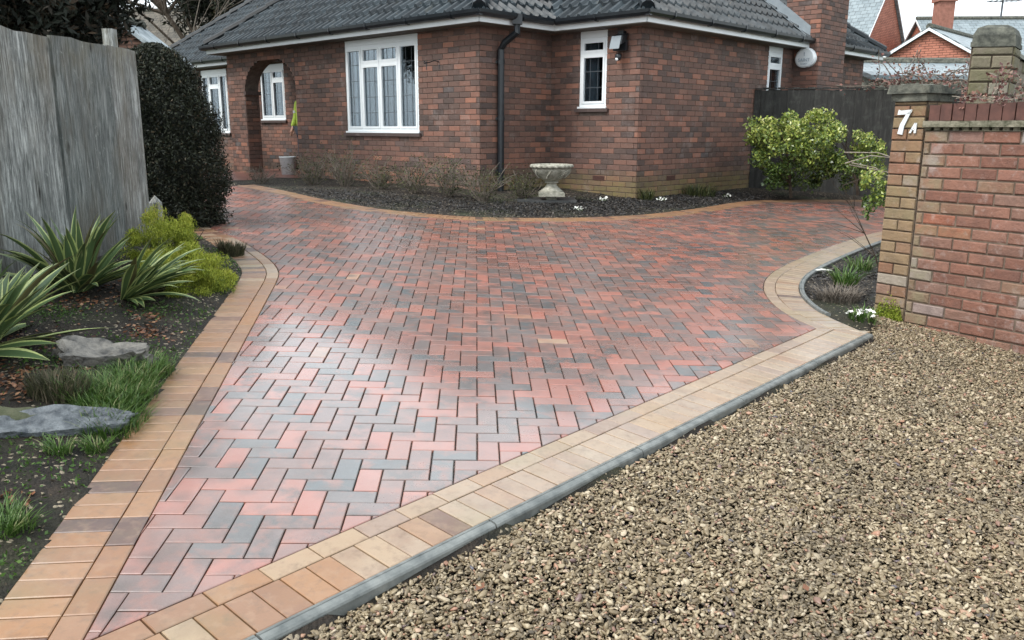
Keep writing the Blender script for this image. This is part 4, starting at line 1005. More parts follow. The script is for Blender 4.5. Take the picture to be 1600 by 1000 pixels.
# the number 7A
nm = empty('house_number', w3(-.135, .03, 1.55), 'white metal house number 7A fixed to the mossy brick pier', 'house number')
nl = -WD; u3n = np.append(WD, 0); n3n = np.append(WN, 0); upz = np.array((0, 0, 1.))
def glyph(polys, o, sc_, name, shear=.0):
    mb = MB()
    for P in polys:
        k = len(P); q = [o + u3n * ((x + shear * y) * sc_) + upz * (y * sc_) for x, y in P]
        mb.add([p_ + n3n * .0 for p_ in q] + [p_ + n3n * .009 for p_ in q], [tuple(range(k, 2 * k)), ] + [(i, (i + 1) % k, k + (i + 1) % k, k + i) for i in range(k)])
    ob = mb.build(name, M['numwhite']); return reparent(ob, nm)
M['numwhite'] = mat_plain('white_number', (.60, .64, .66), (.74, .76, .76), 30, .4, .2, 80)
seven = [[(-.02, .80), (.0, 1.0), (.10, .96), (.10, .80)], [(.10, .80), (.10, .96), (.58, 1.0), (.56, .88), (.48, .82)], [(.36, .84), (.58, 1.0), (.50, .78), (.34, .34), (.32, 0), (.10, .04), (.16, .42)]]
glyph(seven, w3(-.222, .024, 1.555), .185, 'digit', .06)
Aa = [[(0, 0), (.42, 1), (.62, 1), (.22, 0)], [(.46, 1), (.66, 1), (.74, 0), (.52, 0)], [(.18, .30), (.60, .30), (.62, .42), (.22, .42)]]
glyph(Aa, w3(-.112, .024, 1.568), .075, 'letter', .1)
# ------------------------------------------------------------------ tall old pier and wall behind
tp = empty('stone_pier', (4.2, 7.75, .2), 'tall old stone gate pier with domed dark cap behind the brick wall', 'pier')
q0 = np.array([4.00, 7.60]); qd = np.array([.985, -.17]); qn = np.array([-.17, -.985]); q1 = q0 + qd * .335; rd = np.array([.60, .80]); rn = np.array([.80, -.60])
brickwall('stone_face', q0, qd, .335, .1, 2.30, qn, M['sbrick'], M['wmortar'], tp, ch=.112, bl=.335, joint=.012, proud=.012, jit=.005, bev=.010, bond='headmix', stain=lambda s, z: .5 * random.random(), thick=.02)
brickwall('stone_face', q1, rd, .42, .1, 2.30, rn, M['sbrick'], M['wmortar'], tp, ch=.112, bl=.30, joint=.012, proud=.012, jit=.005, bev=.010, stain=lambda s, z: .5 * random.random(), thick=.02)
mb = MB(); Q = [q0, q1, q1 + rd * .42, q0 + rd * .42]
mb.add([np.append(p + qn * -.0, .0) for p in Q] + [np.append(p, 2.30) for p in Q], [(0, 1, 5, 4), (1, 2, 6, 5), (2, 3, 7, 6), (3, 0, 4, 7), (4, 5, 6, 7)])
ob_ = mb.build('pier_core', M['wmortar']); ob_.scale = (1, 1, 1); reparent(ob_, tp)
mb = MB(); cx_ = (q0 + q1) / 2 + rd * .21
for (k0, z0_, k1, z1_) in ((1.08, 2.30, 1.08, 2.34), (1.03, 2.341, 1.02, 2.40), (1.02, 2.40, .86, 2.46), (.86, 2.46, .50, 2.49)):
    A_ = [np.append(cx_ + (p - cx_) * k0, z0_) for p in Q]; B_ = [np.append(cx_ + (p - cx_) * k1, z1_) for p in Q]; mb.add(A_ + B_, [(0, 1, 5, 4), (1, 2, 6, 5), (2, 3, 7, 6), (3, 0, 4, 7), (4, 5, 6, 7), (3, 2, 1, 0)])
o_ = mb.build('domed_cap', M['capstone']); reparent(o_, tp)
ow_ = empty('old_wall', tuple(np.append(q1 + rd * 1.5, .2)), 'old stone block wall with sloping dark coping running back from the tall pier', 'wall')
qs = q1 + rd * .43
brickwall('stone_face', qs, rd, 5.0, .1, 2.22, rn, M['sbrick'], M['wmortar'], ow_, ch=.112, bl=.29, joint=.012, proud=.006, jit=.005, bev=.010, stain=lambda s, z: .5 * random.random(), thick=.25)
mb = MB()
for k in range(16):
    o_ = np.append(qs + rd * (k * .31), 2.222) + np.append(rn, 0) * .03; mb.add([o_, o_ + np.append(rd, 0) * .30, o_ + np.append(rd, 0) * .30 - np.append(rn, 0) * .31, o_ - np.append(rn, 0) * .31] + [o_ + np.append(-rn * .13, .12), o_ + np.append(rd * .30 - rn * .13, .12), o_ + np.append(rd * .30 - rn * .18, .12), o_ + np.append(-rn * .18, .12)], [(0, 1, 5, 4), (1, 2, 6, 5), (2, 3, 7, 6), (3, 0, 4, 7), (4, 5, 6, 7)])
reparent(mb.build('coping', M['capstone']), ow_)
# ------------------------------------------------------------------ dark wall behind the shrubs
f0 = T(SB + .02, D1 + 3.55); f1 = np.array([9.2, 14.6]); fd = nrm(f1 - f0); fn = np.array([fd[1], -fd[0]]); fl = float(np.linalg.norm(f1 - f0))
dw = empty('dark_fence', tuple(np.append((f0 + f1) / 2, .5)), 'dark damp timber fence of upright boards behind the variegated shrub', 'fence')
M['dboard'] = NT('dark_damp_board'); N = M['dboard']; r, g, b = N.tone(); w_n = N.math('MULTIPLY', b, 31.0)
c = N.ramp(N.noise(9, 6, .7, scl=(2, 2, .35), w=w_n), [(.32, (.012, .012, .011)), (.55, (.032, .031, .028)), (.72, (.075, .075, .068))])
c = N.mix(rng_map(N, N.noise(7, 4, .6), .52, .68, 0, .45), c, (.085, .088, .078)); c = N.mix(N.math('MULTIPLY', r, .5), c, (.010, .010, .009)); N.col(c); N.rough(.85); N.bump(N.noise(30, 5, .7, scl=(2, 2, .3)), .6, .01); M['dboard'] = N.m
nbd = int(fl / .115); f3 = np.append(fd, 0); n3_ = np.append(fn, 0)
mb = MB()
for k in range(nbd): mb.box(np.append(f0 + fd * (k * .115) + fn * (.018 + (k % 2) * .006), .40), f3 * .119 - n3_ * .004, -n3_ * .016, (0, 0, 1.90 + random.uniform(-.012, .012)), (random.random(), 0, random.random(), 1))
reparent(mb.build('boards', M['dboard']), dw)
for zz_ in (.75, 1.4, 2.05): mb = MB(); mb.box(np.append(f0 - fn * .03, zz_), f3 * fl, -n3_ * .05, (0, 0, .09)); reparent(mb.build('rail', M['dboard']), dw)
mb = MB()
for k in range(int(fl / .13)): mb.box(np.append(f0 + fd * (k * .13 + .01) + fn * .035, 2.315), f3 * .118, -n3_ * .10, (0, 0, .030 if k % 2 else .018), (random.uniform(0, .4), .5, random.random(), 1))
reparent(mb.build('capping', M['dboard']), dw)
# ------------------------------------------------------------------ timber fence, left
XF = -3.38
fe = empty('board_fence', (XF, 6.2, .5), 'weathered grey timber fence of wide rough boards', 'fence')
ye = [7.78, 7.22, 6.34, 5.50, 4.66, 3.8, 2.95, 2.1]
for k in range(len(ye) - 1):
    y1, y0_ = ye[k], ye[k + 1]; mb = MB(); n = 5; off = .022 * (k % 2)
    tn = (.05, .85, .15, .4, .1, .5, .2)[k]
    L = y1 - y0_; y1 -= .004; y0_ += .004
    zt = 2.255 - .012 * k; gx = [(y0_ + L * i / 6) for i in range(7)]
    top = [zt + random.uniform(-.010, .008) for _ in gx]
    F_ = [(XF + off + random.uniform(-.002, .002), y, .30) for y in gx] + [(XF + off + random.uniform(-.002, .002), y, t_) for y, t_ in zip(gx, top)]
    Bk = [(XF - .028 + off, y, .30) for y in gx] + [(XF - .028 + off, y, t_) for y, t_ in zip(gx, top)]
    m_ = 7; vs = F_ + Bk; fs = []
    for i in range(6): fs += [(i, i + 1, m_ + i + 1, m_ + i), (2 * m_ + i + 1, 2 * m_ + i, 3 * m_ + i, 3 * m_ + i + 1), (m_ + i, m_ + i + 1, 3 * m_ + i + 1, 3 * m_ + i)]
    fs += [(0, m_, 3 * m_, 2 * m_), (6, 2 * m_ + 6, 3 * m_ + 6, m_ + 6)]
    mb.add(vs, [f[::-1] for f in fs], (tn, 0, random.random(), 1)); reparent(mb.build('board', M['fence']), fe)
for (x, y, h, w_) in ((XF + .045, 7.86, .95, .09),):
    mb = MB(); mb.box((x - w_ / 2 - .02, y - w_ / 2, .25), (w_, 0, 0), (0, w_, 0), (0, 0, h - .30), (.1, 0, .3, 1)); mb.add([(x - .065, y - .045, h - .05), (x + .025, y - .045, h - .05), (x + .025, y + .045, h - .05), (x - .065, y + .045, h - .05), (x - .02, y, h + .02)], [(0, 1, 4), (1, 2, 4), (2, 3, 4), (3, 0, 4)], (.1, 0, .3, 1))
    reparent(mb.build('stub_post', M['fence']), fe)
mb = MB(); mb.box((-4.02, 8.55, .4), (.10, 0, 0), (0, .10, 0), (0, 0, 2.13), (.0, 0, .6, 1)); tag(mb.build('fence_post', M['fence']), 'tall pale timber post standing behind the grey board fence', 'post')
# ------------------------------------------------------------------ foliage helpers
def clump_pts(c, rad, n, nclump=40, cr=.28, shell=.55, seed=0, flat=1.0, keepz=None):
    """points gathered in clumps spread over an ellipsoid's volume, denser towards its surface, uneven outline"""
    r = np.random.default_rng(seed); rad = np.array(rad)
    d = r.normal(size=(nclump, 3)); d /= np.linalg.norm(d, axis=1)[:, None]; k = shell + (1 - shell) * r.random(nclump) ** .7
    cc = d * k[:, None] * r.uniform(.80, 1.12, nclump)[:, None]
    which = r.integers(0, nclump, n); off = r.normal(size=(n, 3)); off /= np.linalg.norm(off, axis=1)[:, None]; off *= (r.random(n) ** .5)[:, None] * cr * r.uniform(.6, 1.3, nclump)[which][:, None]
    P = (cc[which] + off); tone = np.clip(r.uniform(-.18, .18, nclump)[which] + r.random(n), 0, .999)
    return np.array(c) + P * rad, tone, P
def foliage(name, c, rad, n, size, mat, parent, aspect=.5, up=None, tmod=None, **kw):
    P, tone, loc = clump_pts(c, rad, n, **kw)
    if tmod is not None: tone = tmod(P, tone, loc)
    V, Fq, T_ = cards(P, size, aspect, tone, updir=up); o = npmesh(name, V, Fq, T_, mat)
    if parent: reparent(o, parent)
    return o
def limbs(mb, base, top, rad, r0, nb=9, depth=2, seed=0, n=6, spread=.6):
    R = random.Random(seed); base = np.array(base, float); top = np.array(top, float)
    def rec(a, d, L, r, k):
        pts = [a]; p = a.copy(); dd_ = d.copy()
        for i in range(4): dd_ = nrm(dd_ + np.array([R.gauss(0, .13), R.gauss(0, .13), R.gauss(0, .09)])); p = p + dd_ * L / 4; pts.append(p.copy())
        mb.tube(pts, [r * (1 - .2 * i) for i in range(5)], n if k > 0 else 4, caps=False)
        if k > 0:
            for _ in range(nb if k == depth else 4):
                q = pts[R.randint(1, 4)]; rec(q, nrm(dd_ + np.array([R.gauss(0, spread), R.gauss(0, spread), R.gauss(.1, spread * .6)])), L * R.uniform(.45, .7), r * .45, k - 1)
    rec(base, nrm(top - base), np.linalg.norm(top - base), r0, depth)
# ------------------------------------------------------------------ clipped dark yew by the fence
yb = (-3.83, 9.25, .45)
yew = empty('yew_bush', yb, 'tall rounded dark yew bush behind the end of the grey fence', 'bush')
def yews(n, seed):
    r = np.random.default_rng(seed); z = r.random(n); a = r.uniform(0, 2 * pi, n)
    prof = np.where(z < .75, .74 + .16 * np.sin(z / .75 * pi * .75), .0); prof = np.interp(z, [0, .08, .3, .55, .75, .88, .96, 1], [.52, .60, .64, .61, .50, .36, .22, .03])
    bump = 1 + .07 * np.sin(a * 3 + z * 5) + .05 * np.sin(a * 7 + z * 13) + .06 * np.cos(z * 21 + a * 2) + .05 * np.sin(a * 11 + z * 31) * np.cos(a * 5)
    rr = prof * bump * (1 - .34 * r.random(n) ** 1.6) * 1.0 + .03 * r.normal(size=n)
    return np.stack([yb[0] + rr * np.cos(a), yb[1] + rr * np.sin(a), yb[2] + .05 + z * 1.96], 1)
P = yews(80000, 3); V, Fq, T_ = cards(P, .038, .35, rng.random(len(P)) * .93 + .0, updir=(0, 0, .25)); reparent(npmesh('crown', V, Fq, T_, M['dkleaf']), yew)
P = yews(2600, 5); V, Fq, T_ = cards(P, .045, .3, rng.uniform(.93, 1, len(P))); reparent(npmesh('brown_tips', V, Fq, T_, M['dkleaf']), yew)
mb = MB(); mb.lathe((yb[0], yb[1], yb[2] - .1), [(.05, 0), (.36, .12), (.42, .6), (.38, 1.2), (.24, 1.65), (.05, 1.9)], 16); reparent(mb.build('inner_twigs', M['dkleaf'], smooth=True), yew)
mb = MB(); mb.tube([(yb[0], yb[1], .3), (yb[0], yb[1], 1.2)], [.07, .04], 8); reparent(mb.build('trunk', M['bark']), yew)
# ------------------------------------------------------------------ variegated shrubs before the dark wall
def euon(name, c, rad, n, label, seed, group=None, keep=1.0, size=.060, ncl=70, cr=.24, r0=.03):
    e = empty(name, (c[0], c[1], c[2] - rad[2]), label, 'shrub')
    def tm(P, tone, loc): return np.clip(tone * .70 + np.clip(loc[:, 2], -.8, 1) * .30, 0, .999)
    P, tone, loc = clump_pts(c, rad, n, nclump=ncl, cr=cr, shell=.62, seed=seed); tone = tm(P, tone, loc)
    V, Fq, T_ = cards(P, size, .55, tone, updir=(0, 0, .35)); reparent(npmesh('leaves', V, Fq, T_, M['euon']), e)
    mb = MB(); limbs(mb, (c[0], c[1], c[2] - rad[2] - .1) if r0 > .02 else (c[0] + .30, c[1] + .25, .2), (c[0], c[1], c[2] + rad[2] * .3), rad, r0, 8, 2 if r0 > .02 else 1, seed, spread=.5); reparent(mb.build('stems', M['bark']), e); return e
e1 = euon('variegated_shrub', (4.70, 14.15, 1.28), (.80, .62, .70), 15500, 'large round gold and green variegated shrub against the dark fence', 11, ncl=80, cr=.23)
e2 = euon('variegated_shrub', (5.66, 13.75, 1.12), (.40, .42, .46), 3800, 'smaller loose variegated shrub between the big one and the pier', 12, ncl=26, cr=.30, size=.055)
e3 = euon('variegated_shrub', (3.19, 7.5, 1.06), (.11, .16, .22), 700, 'low pale-leaved sprig hugging the back of the number pier', 13, ncl=14, cr=.45, size=.042, r0=.008)
mb = MB()
for k in range(4):
    a = np.array((5.15 + random.uniform(-.2, .2), 13.2, 1.05 + random.uniform(-.1, .25))); b = a + np.array((random.uniform(.5, 1.0), -.6, random.uniform(-.45, .15)))
    mb.tube([a, (a + b) / 2 + (0, 0, .08), b], [.010, .008, .004], 5)
tag(mb.build('bare_branches', M['pale_bark']), 'pale bare branches poking out between the two variegated shrubs', 'branches')
# ------------------------------------------------------------------ spiky variegated plants
def phormium(c, n, L, label, seed, lean=(0, 0), tilt=(.25, 1.15), wd=.055, az=(0, 2 * pi)):
    R = random.Random(seed); mb = MB()
    for k in range(n):
        a = R.uniform(*az); ti = R.uniform(*tilt); Lk = L * R.uniform(.6, 1.1); w0 = wd * R.uniform(.75, 1.15); dr = R.uniform(.2, .9)
        h = np.array((cos(a), sin(a), 0)); side = np.array((-sin(a), cos(a), 0)); tw = R.uniform(-.5, .5)
        p = np.array(c) + h * R.uniform(0, .06) + side * R.uniform(-.04, .04); ang = ti; N = 9; rows = []; old = R.random() < .10
        dpl = []
        for i in range(N + 1):
            f = i / N; w_ = w0 * (.55 + 1.1 * min(f * 2.2, 1) * (1 - f * .25)) * (1 if f < .55 else max(.03, 1 - ((f - .55) / .45) ** 1.7))
            d = h * sin(ang) + np.array((0, 0, cos(ang))); nn = h * cos(ang) - np.array((0, 0, sin(ang))); s_ = side * cos(tw) + nn * sin(tw); up_ = np.cross(d, s_)
            rows.append([p - s_ * w_ * .5 + up_ * w_ * .16, p - s_ * w_ * .34 + up_ * w_ * .09, p, p + s_ * w_ * .34 + up_ * w_ * .09, p + s_ * w_ * .5 + up_ * w_ * .16])
            p = p + d * Lk / N; ang += dr * (f ** 1.5) * .30
        base = len(mb.v); rn_ = R.random(); te = R.uniform(.56, .95) if R.random() > .1 else .3; tc_ = R.uniform(.0, .42)
        for r_ in rows: mb.v.extend([tuple(q) for q in r_])
        for i in range(N):
            for j in range(4):
                mb.f.append((base + i * 5 + j, base + i * 5 + j + 1, base + (i + 1) * 5 + j + 1, base + (i + 1) * 5 + j))
                edge = (j in (0, 3))
                mb.t.append((te if edge else tc_, (1.0 if old else (.35 if i == N - 1 else 0)), rn_, 1))
    e = empty('spiky_plant', c, label, 'plant'); reparent(mb.build('leaf_blades', M['varieg'], smooth=True), e); return e
def onsoil(x, y, dz=0): return (x, y, soil_z(x, y) + dz)
phormium(onsoil(-2.84, 4.26, .0), 84, .72, 'large spiky variegated plant at the left edge of the bed', 5, tilt=(.10, 1.50), wd=.046)
phormium(onsoil(-2.98, 5.62, .0), 84, .58, 'spiky variegated plant with upright leaves against the grey fence', 6, tilt=(.05, 1.25), wd=.042)
phormium(onsoil(-2.66, 5.60, .0), 56, .56, 'floppy variegated plant beside the lime green shrub', 8, tilt=(.55, 1.45), wd=.036, az=(-1.2, 1.3))
# ------------------------------------------------------------------ lime conifer shrub and small heathers
ls = empty('lime_shrub', onsoil(-2.70, 6.75), 'low feathery lime green shrub beside the fence end', 'shrub')
for (c, r_, n, sd) in (((-2.55, 6.28, .47), (.35, .46, .26), 42000, 21), ((-2.84, 6.75, .66), (.26, .36, .28), 22000, 22), ((-2.38, 6.40, .40), (.19, .30, .14), 12000, 23)):
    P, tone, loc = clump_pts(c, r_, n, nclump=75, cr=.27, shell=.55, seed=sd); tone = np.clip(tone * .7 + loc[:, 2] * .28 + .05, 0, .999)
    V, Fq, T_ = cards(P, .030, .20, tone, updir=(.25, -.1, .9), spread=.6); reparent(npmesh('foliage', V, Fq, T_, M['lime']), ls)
mb = MB(); limbs(mb, (-2.7, 6.75, .3), (-2.7, 6.7, .6), 0, .025, 9, 2, 4, spread=.9); reparent(mb.build('stems', M['bark']), ls)
def tuft(name, c, r_, h, n, mat, label, cat, seed, w_=.004, lean=.5, group=None, tone=(0, 1), kind=None):
    r = np.random.default_rng(seed); a = r.uniform(0, 2 * pi, n); q = np.sqrt(r.random(n)) * r_; bx = c[0] + q * np.cos(a); by = c[1] + q * np.sin(a)
    bz = np.array([soil_z(x, y) for x, y in zip(bx, by)]) - .01
    H = h * r.uniform(.5, 1.15, n); a2 = a + r.normal(0, .8, n); ln_ = lean * r.uniform(.2, 1.2, n) * H
    P0 = np.stack([bx, by, bz], 1); dr_ = np.stack([np.cos(a2), np.sin(a2), np.zeros(n)], 1); sd_ = np.stack([-np.sin(a2), np.cos(a2), np.zeros(n)], 1) * (w_ / 2)
    rows = []
    for f, wf in ((0, 1), (.4, .95), (.75, .7), (1, .1)):
        pc_ = P0 + dr_ * (ln_ * f ** 1.8)[:, None] + np.array((0, 0, 1.)) * (H * f * (1 - .25 * f * lean))[:, None]; rows += [pc_ - sd_ * wf, pc_ + sd_ * wf]
    V = np.stack(rows, 1).reshape(-1, 3); b = np.arange(n)[:, None] * 8
    Fq = np.concatenate([b + np.array([0, 1, 3, 2]), b + np.array([2, 3, 5, 4]), b + np.array([4, 5, 7, 6])], 0)
    t = r.uniform(tone[0], tone[1], n); T_ = np.zeros((n, 4)); T_[:, 0] = t; T_[:, 3] = 1; T_ = np.concatenate([T_, T_, T_], 0)
    o = npmesh(name, V, Fq, T_, mat); return tag(o, label, cat, group, kind)
# long grass spilling towards the border
gpts = [(135, 632), (160, 642), (188, 630), (205, 616), (165, 616), (190, 650), (172, 670), (150, 698), (215, 596), (238, 578), (15, 815), (30, 828), (5, 838), (92, 712)]
gcs = []
for k, (x, y) in enumerate(gpts):
    X_, Y_ = gp(x, y + 6); gcs.append((X_, Y_))
Vs, Fs, Ts, nb = [], [], [], 0
for k, (x, y) in enumerate(gcs):
    sm = y < 3.4 or k == 13
    o = tuft('tmp', (x, y), .05 if sm else .12, .08 if sm else .11, 130 if sm else 380, None, None, None, 40 + k, .0042, .9)
    me = o.data; v = np.zeros(len(me.vertices) * 3); me.vertices.foreach_get('co', v); f = np.zeros(len(me.loops), int); me.loops.foreach_get('vertex_index', f)
    t = np.zeros(len(me.polygons) * 4); me.attributes['tone'].data.foreach_get('color', t); Vs.append(v.reshape(-1, 3)); Fs.append(f.reshape(-1, 4) + nb); Ts.append(t.reshape(-1, 4)); nb += len(v) // 3; bpy.data.objects.remove(o)
tag(npmesh('grass', np.concatenate(Vs), np.concatenate(Fs), np.concatenate(Ts), M['grass']), 'bright green grass growing over the edge of the bed', 'grass', kind='stuff')
def heather(px, py, r_, h, n, label, seed, mat='heath', lean=.5):
    x, y = gp(px, py); return tuft('heather', (x, y), r_, h, n, M[mat], label, 'heather', seed, .006, lean)
heather(95, 640, .13, .11, 900, 'dull grey-green heather between the two flat rocks', 61)
heather(362, 398, .11, .15, 700, 'reddish-green heather at the bend of the left border', 62)
heather(232, 470, .12, .10, 500, 'small faded heather in front of the lime shrub', 63)
# ------------------------------------------------------------------ rocks
def rock(c, dims, rz, mat, label, seed, tilt=0):
    bm = bmesh.new(); bmesh.ops.create_cube(bm, size=2); bmesh.ops.subdivide_edges(bm, edges=bm.edges[:], cuts=9, use_grid_fill=True)
    for v in bm.verts:
        p = v.co.copy(); q = p.normalized() * p.length ** .35; q = p * .55 + q * .45; n1 = noise.fractal(q * 1.3 + Vector((seed, 0, 0)), 1, 2, 4); n2 = noise.noise(Vector((q.x * 2, q.y * 2, q.z * 9 + seed)))
        q = q * (1 + .26 * n1) + Vector((0, 0, .07 * n2)); q.y *= 1 - .55 * max(0, q.x) ** 1.5; q.y += .12 * n1; q.x *= 1 + .25 * noise.noise(Vector((q.y * 1.5, seed, q.z))); q.z *= 1 - .30 * q.x; q.z += .10 * round(n1 * 4) * .8; v.co = Vector((q.x * dims[0], q.y * dims[1], q.z * dims[2]))
    me = bpy.data.meshes.new('rock'); bmesh.ops.recalc_face_normals(bm, faces=bm.faces); bm.to_mesh(me); bm.free(); me.materials.append(mat)
    o = bpy.data.objects.new('rock', me); COL.objects.link(o); o.location = c; o.rotation_euler = (tilt, .05, rz); me.polygons.foreach_set('use_smooth', [False] * len(me.polygons)); return tag(o, label, 'rock')
x, y = gp(95, 690); rock((x - .04, y + .04, soil_z(x, y) - .012), (.27, .100, .060), RAD(28), M['rock'], 'long flat blue-grey slate rock nearest the camera', 1, .28)
x, y = gp(158, 590); rock((x, y + .05, soil_z(x, y) - .005), (.22, .11, .085), RAD(28), M['rock_tan'], 'chunky grey and tan rock with dead leaves beside it', 2, .25)
x, y = gp(62, 462); rock((x - .05, y + .1, soil_z(x, y) + .04), (.24, .12, .08), RAD(-14), M['rock_tan'], 'dark mossy rock under the spiky leaves', 5, .1)
x, y = gp(20, 690); rock((x - .05, y + .02, soil_z(x, y) - .01), (.22, .10, .05), RAD(14), mat_plain('green_mossy_rock', (.045, .055, .025), (.12, .12, .075), 8, .8, .7, 30, .3, bdist=.02), 'mossy green end of rock at the left edge', 4, .2)
# ------------------------------------------------------------------ dead leaves and bark chips
def litter(name, polys, n, size, mat, label, cat, asp=.7, lift=.012):
    out = []
    for (px, py, rx, m_) in polys:
        x, y = gp(px, py)
        for _ in range(m_):
            a = random.gauss(0, rx); b = random.gauss(0, rx); out.append((x + a, y + b, soil_z(x + a, y + b) + random.uniform(.003, lift)))
    V, Fq, T_ = cards(out, size, asp, updir=None); 
    Vr = V.reshape(-1, 4, 3); c = Vr.mean(1, keepdims=True); Vr = c + (Vr - c) * np.array((1, 1, .45)); o = npmesh(name, Vr.reshape(-1, 3), Fq, T_, mat); return tag(o, label, cat, kind='stuff')
litter('dead_leaves', [(60, 480, .16, 190), (120, 455, .14, 150), (235, 530, .07, 130), (232, 512, .05, 60), (70, 620, .12, 170), (30, 640, .12, 160), (130, 500, .12, 80), (160, 470, .10, 60), (210, 480, .12, 60), (10, 800, .05, 30), (15, 560, .2, 120), (300, 430, .12, 40)], 0, .036, M['deadleaf'], 'brown dead leaves lying on the soil', 'dead leaves')
ch_ = []; 
for (px, py, rx, m_) in [(1000, 322, .55, 4500), (1090, 316, .5, 4000), (1150, 308, .4, 2400), (920, 328, .45, 3400), (800, 330, .5, 3000), (640, 318, .7, 3000), (520, 305, .6, 2000), (1310, 430, .30, 1500), (1300, 460, .2, 800), (1330, 400, .3, 900)]:
    x, y = gp(px, py)
    for _ in range(m_):
        a = random.gauss(0, rx) + x; b = random.gauss(0, rx * .6) + y; ch_.append((a, b))
ch_ = np.array(ch_); okk = ~inpoly(ch_[:, 0], ch_[:, 1], drv) & ~inpoly(ch_[:, 0], ch_[:, 1], gravP) & (distpoly(ch_[:, 0], ch_[:, 1], inner[::3]) > .36); ch_ = ch_[okk]
C_ = np.array([(a, b, soil_z(a, b) + random.uniform(.002, .02)) for a, b in ch_])
V, Fq, T_ = cards(C_, .042, .4); Vr = V.reshape(-1, 4, 3); c = Vr.mean(1, keepdims=True); V = (c + (Vr - c) * np.array((1, 1, .5))).reshape(-1, 3)
M['chip'] = mat_leaf('dark_bark_chip', [(0, (.010, .010, .010)), (.7, (.028, .026, .025)), (.93, (.06, .05, .045)), (1, (.16, .14, .12))], .5, .4, 0)
tag(npmesh('bark_chips', V, Fq, T_, M['chip']), 'dark bark chips covering the beds', 'bark chips', kind='stuff')
gc = []
rr_ = np.random.default_rng(77); k_ = 0
LO = outerL
while k_ < 2600:
    i_ = rr_.integers(6, len(LO) - 10); d_ = abs(rr_.normal(0, .16)) + .01; p_ = LO[i_] + np.array((-1., .15)) * d_
    if noise.noise(Vector((p_[0] * 2.3, p_[1] * 2.3, 4))) > .02: gc.append((p_[0], p_[1], soil_z(*p_) + rr_.uniform(0, .018)))
    k_ += 1
for (px, py, sp, n_) in ((100, 590, .16, 500), (40, 730, .25, 700), (200, 560, .14, 350), (20, 870, .15, 300), (250, 500, .12, 300), (90, 520, .12, 300)):
    x, y = gp(px, py)
    for _ in range(n_): a_, b_ = x + rr_.normal(0, sp), y + rr_.normal(0, sp); gc.append((a_, b_, soil_z(a_, b_) + rr_.uniform(0, .02)))
gc = np.array(gc); gc = gc[~inpoly(gc[:, 0], gc[:, 1], drv)]
V, Fq, T_ = cards(gc, .022, .45, rng.random(len(gc)) * .8, updir=(0, 0, .3)); tag(npmesh('ground_cover', V, Fq, T_, M['grass']), 'tiny weeds and moss on the left bed soil', 'weeds', kind='stuff')
lt = [(LO[i_] + np.array((-1., .15)) * (abs(rr_.normal(0, .3)) + .01)) for i_ in rr_.integers(6, len(LO) - 10, 1400)]
lt = np.array([(p_[0], p_[1], soil_z(*p_) + .006) for p_ in lt]); lt = lt[~inpoly(lt[:, 0], lt[:, 1], drv)]
V, Fq, T_ = cards(lt, .016, .6, rng.random(len(lt))); M['grit'] = mat_leaf('bed_grit', [(0, (.05, .04, .03)), (.6, (.15, .12, .085)), (1, (.40, .34, .25))], .6, .3, 0)
tag(npmesh('bed_grit', V, Fq, T_, M['grit']), 'grit and twigs scattered on the left bed', 'grit', kind='stuff')
# leaves and grass on the small right bed
def crocus(px, py, label, seed, nleaf=60, npet=10, h=.12):
    x, y = gp(px, py); e = empty('low_plant', onsoil(x, y), label, 'plant')
    o = tuft('leaves', (x, y), .10, h, nleaf, M['grass'], None, None, seed, .009, .9); reparent(o, e)
    if npet:
        P = [(x + random.gauss(0, .05), y + random.gauss(0, .05), soil_z(x, y) + random.uniform(.03, .09)) for _ in range(npet * 4)]
        V, Fq, T_ = cards(P, .035, .6); reparent(npmesh('petals', V, Fq, T_, M['petal']), e)
    return e
crocus(1348, 500, 'white-flowered low plant at the foot of the number pier', 71, 110, 6)
crocus(1320, 448, 'green strappy plant in the middle of the small corner bed', 72, 150, 0, .20)
crocus(1344, 425, 'green strappy plant touching the pier in the small corner bed', 73, 110, 0, .20)
x, y = gp(1310, 470); tuft('dry_tuft', (x, y), .17, .15, 420, M['twig'], 'straggly dry brown plant in the small corner bed', 'plant', 74, .005, 1.0)
x, y = gp(1285, 425); mb = MB(); mb.tube([onsoil(x - .10, y, .02), onsoil(x, y + .01, .03), onsoil(x + .09, y, .02)], [.006, .012, .004], 6); tag(mb.build('white_stick', M['petal']), 'short white stick lying on bark chips in the small corner bed', 'stick')
# white flowers in the house bed
for k, (px, py, lb) in enumerate([(905, 331, 'white snowdrop clump at the driveway edge right of the urn'), (942, 318, 'tiny upright white snowdrop between urn and house corner'), (1034, 316, 'largest white snowdrop clump below the right wall air brick'), (1085, 303, 'white snowdrop clump by the weeds at the right wall'), (1135, 309, 'rightmost white snowdrop in the bark bed')]):
    x, y = gp(px, py); P = [(x + random.gauss(0, .045), y + random.gauss(0, .03), soil_z(x, y) + random.uniform(.01, .06)) for _ in range(16)]
    e = empty('snowdrops', onsoil(x, y), lb, 'flowers', 'snowdrops along the house bed'); V, Fq, T_ = cards(P, .045, .6); reparent(npmesh('petals', V, Fq, T_, M['petal']), e)
    o = tuft('leaves', (x, y), .05, .07, 24, M['grass'], None, None, 90 + k, .006, .6); reparent(o, e)
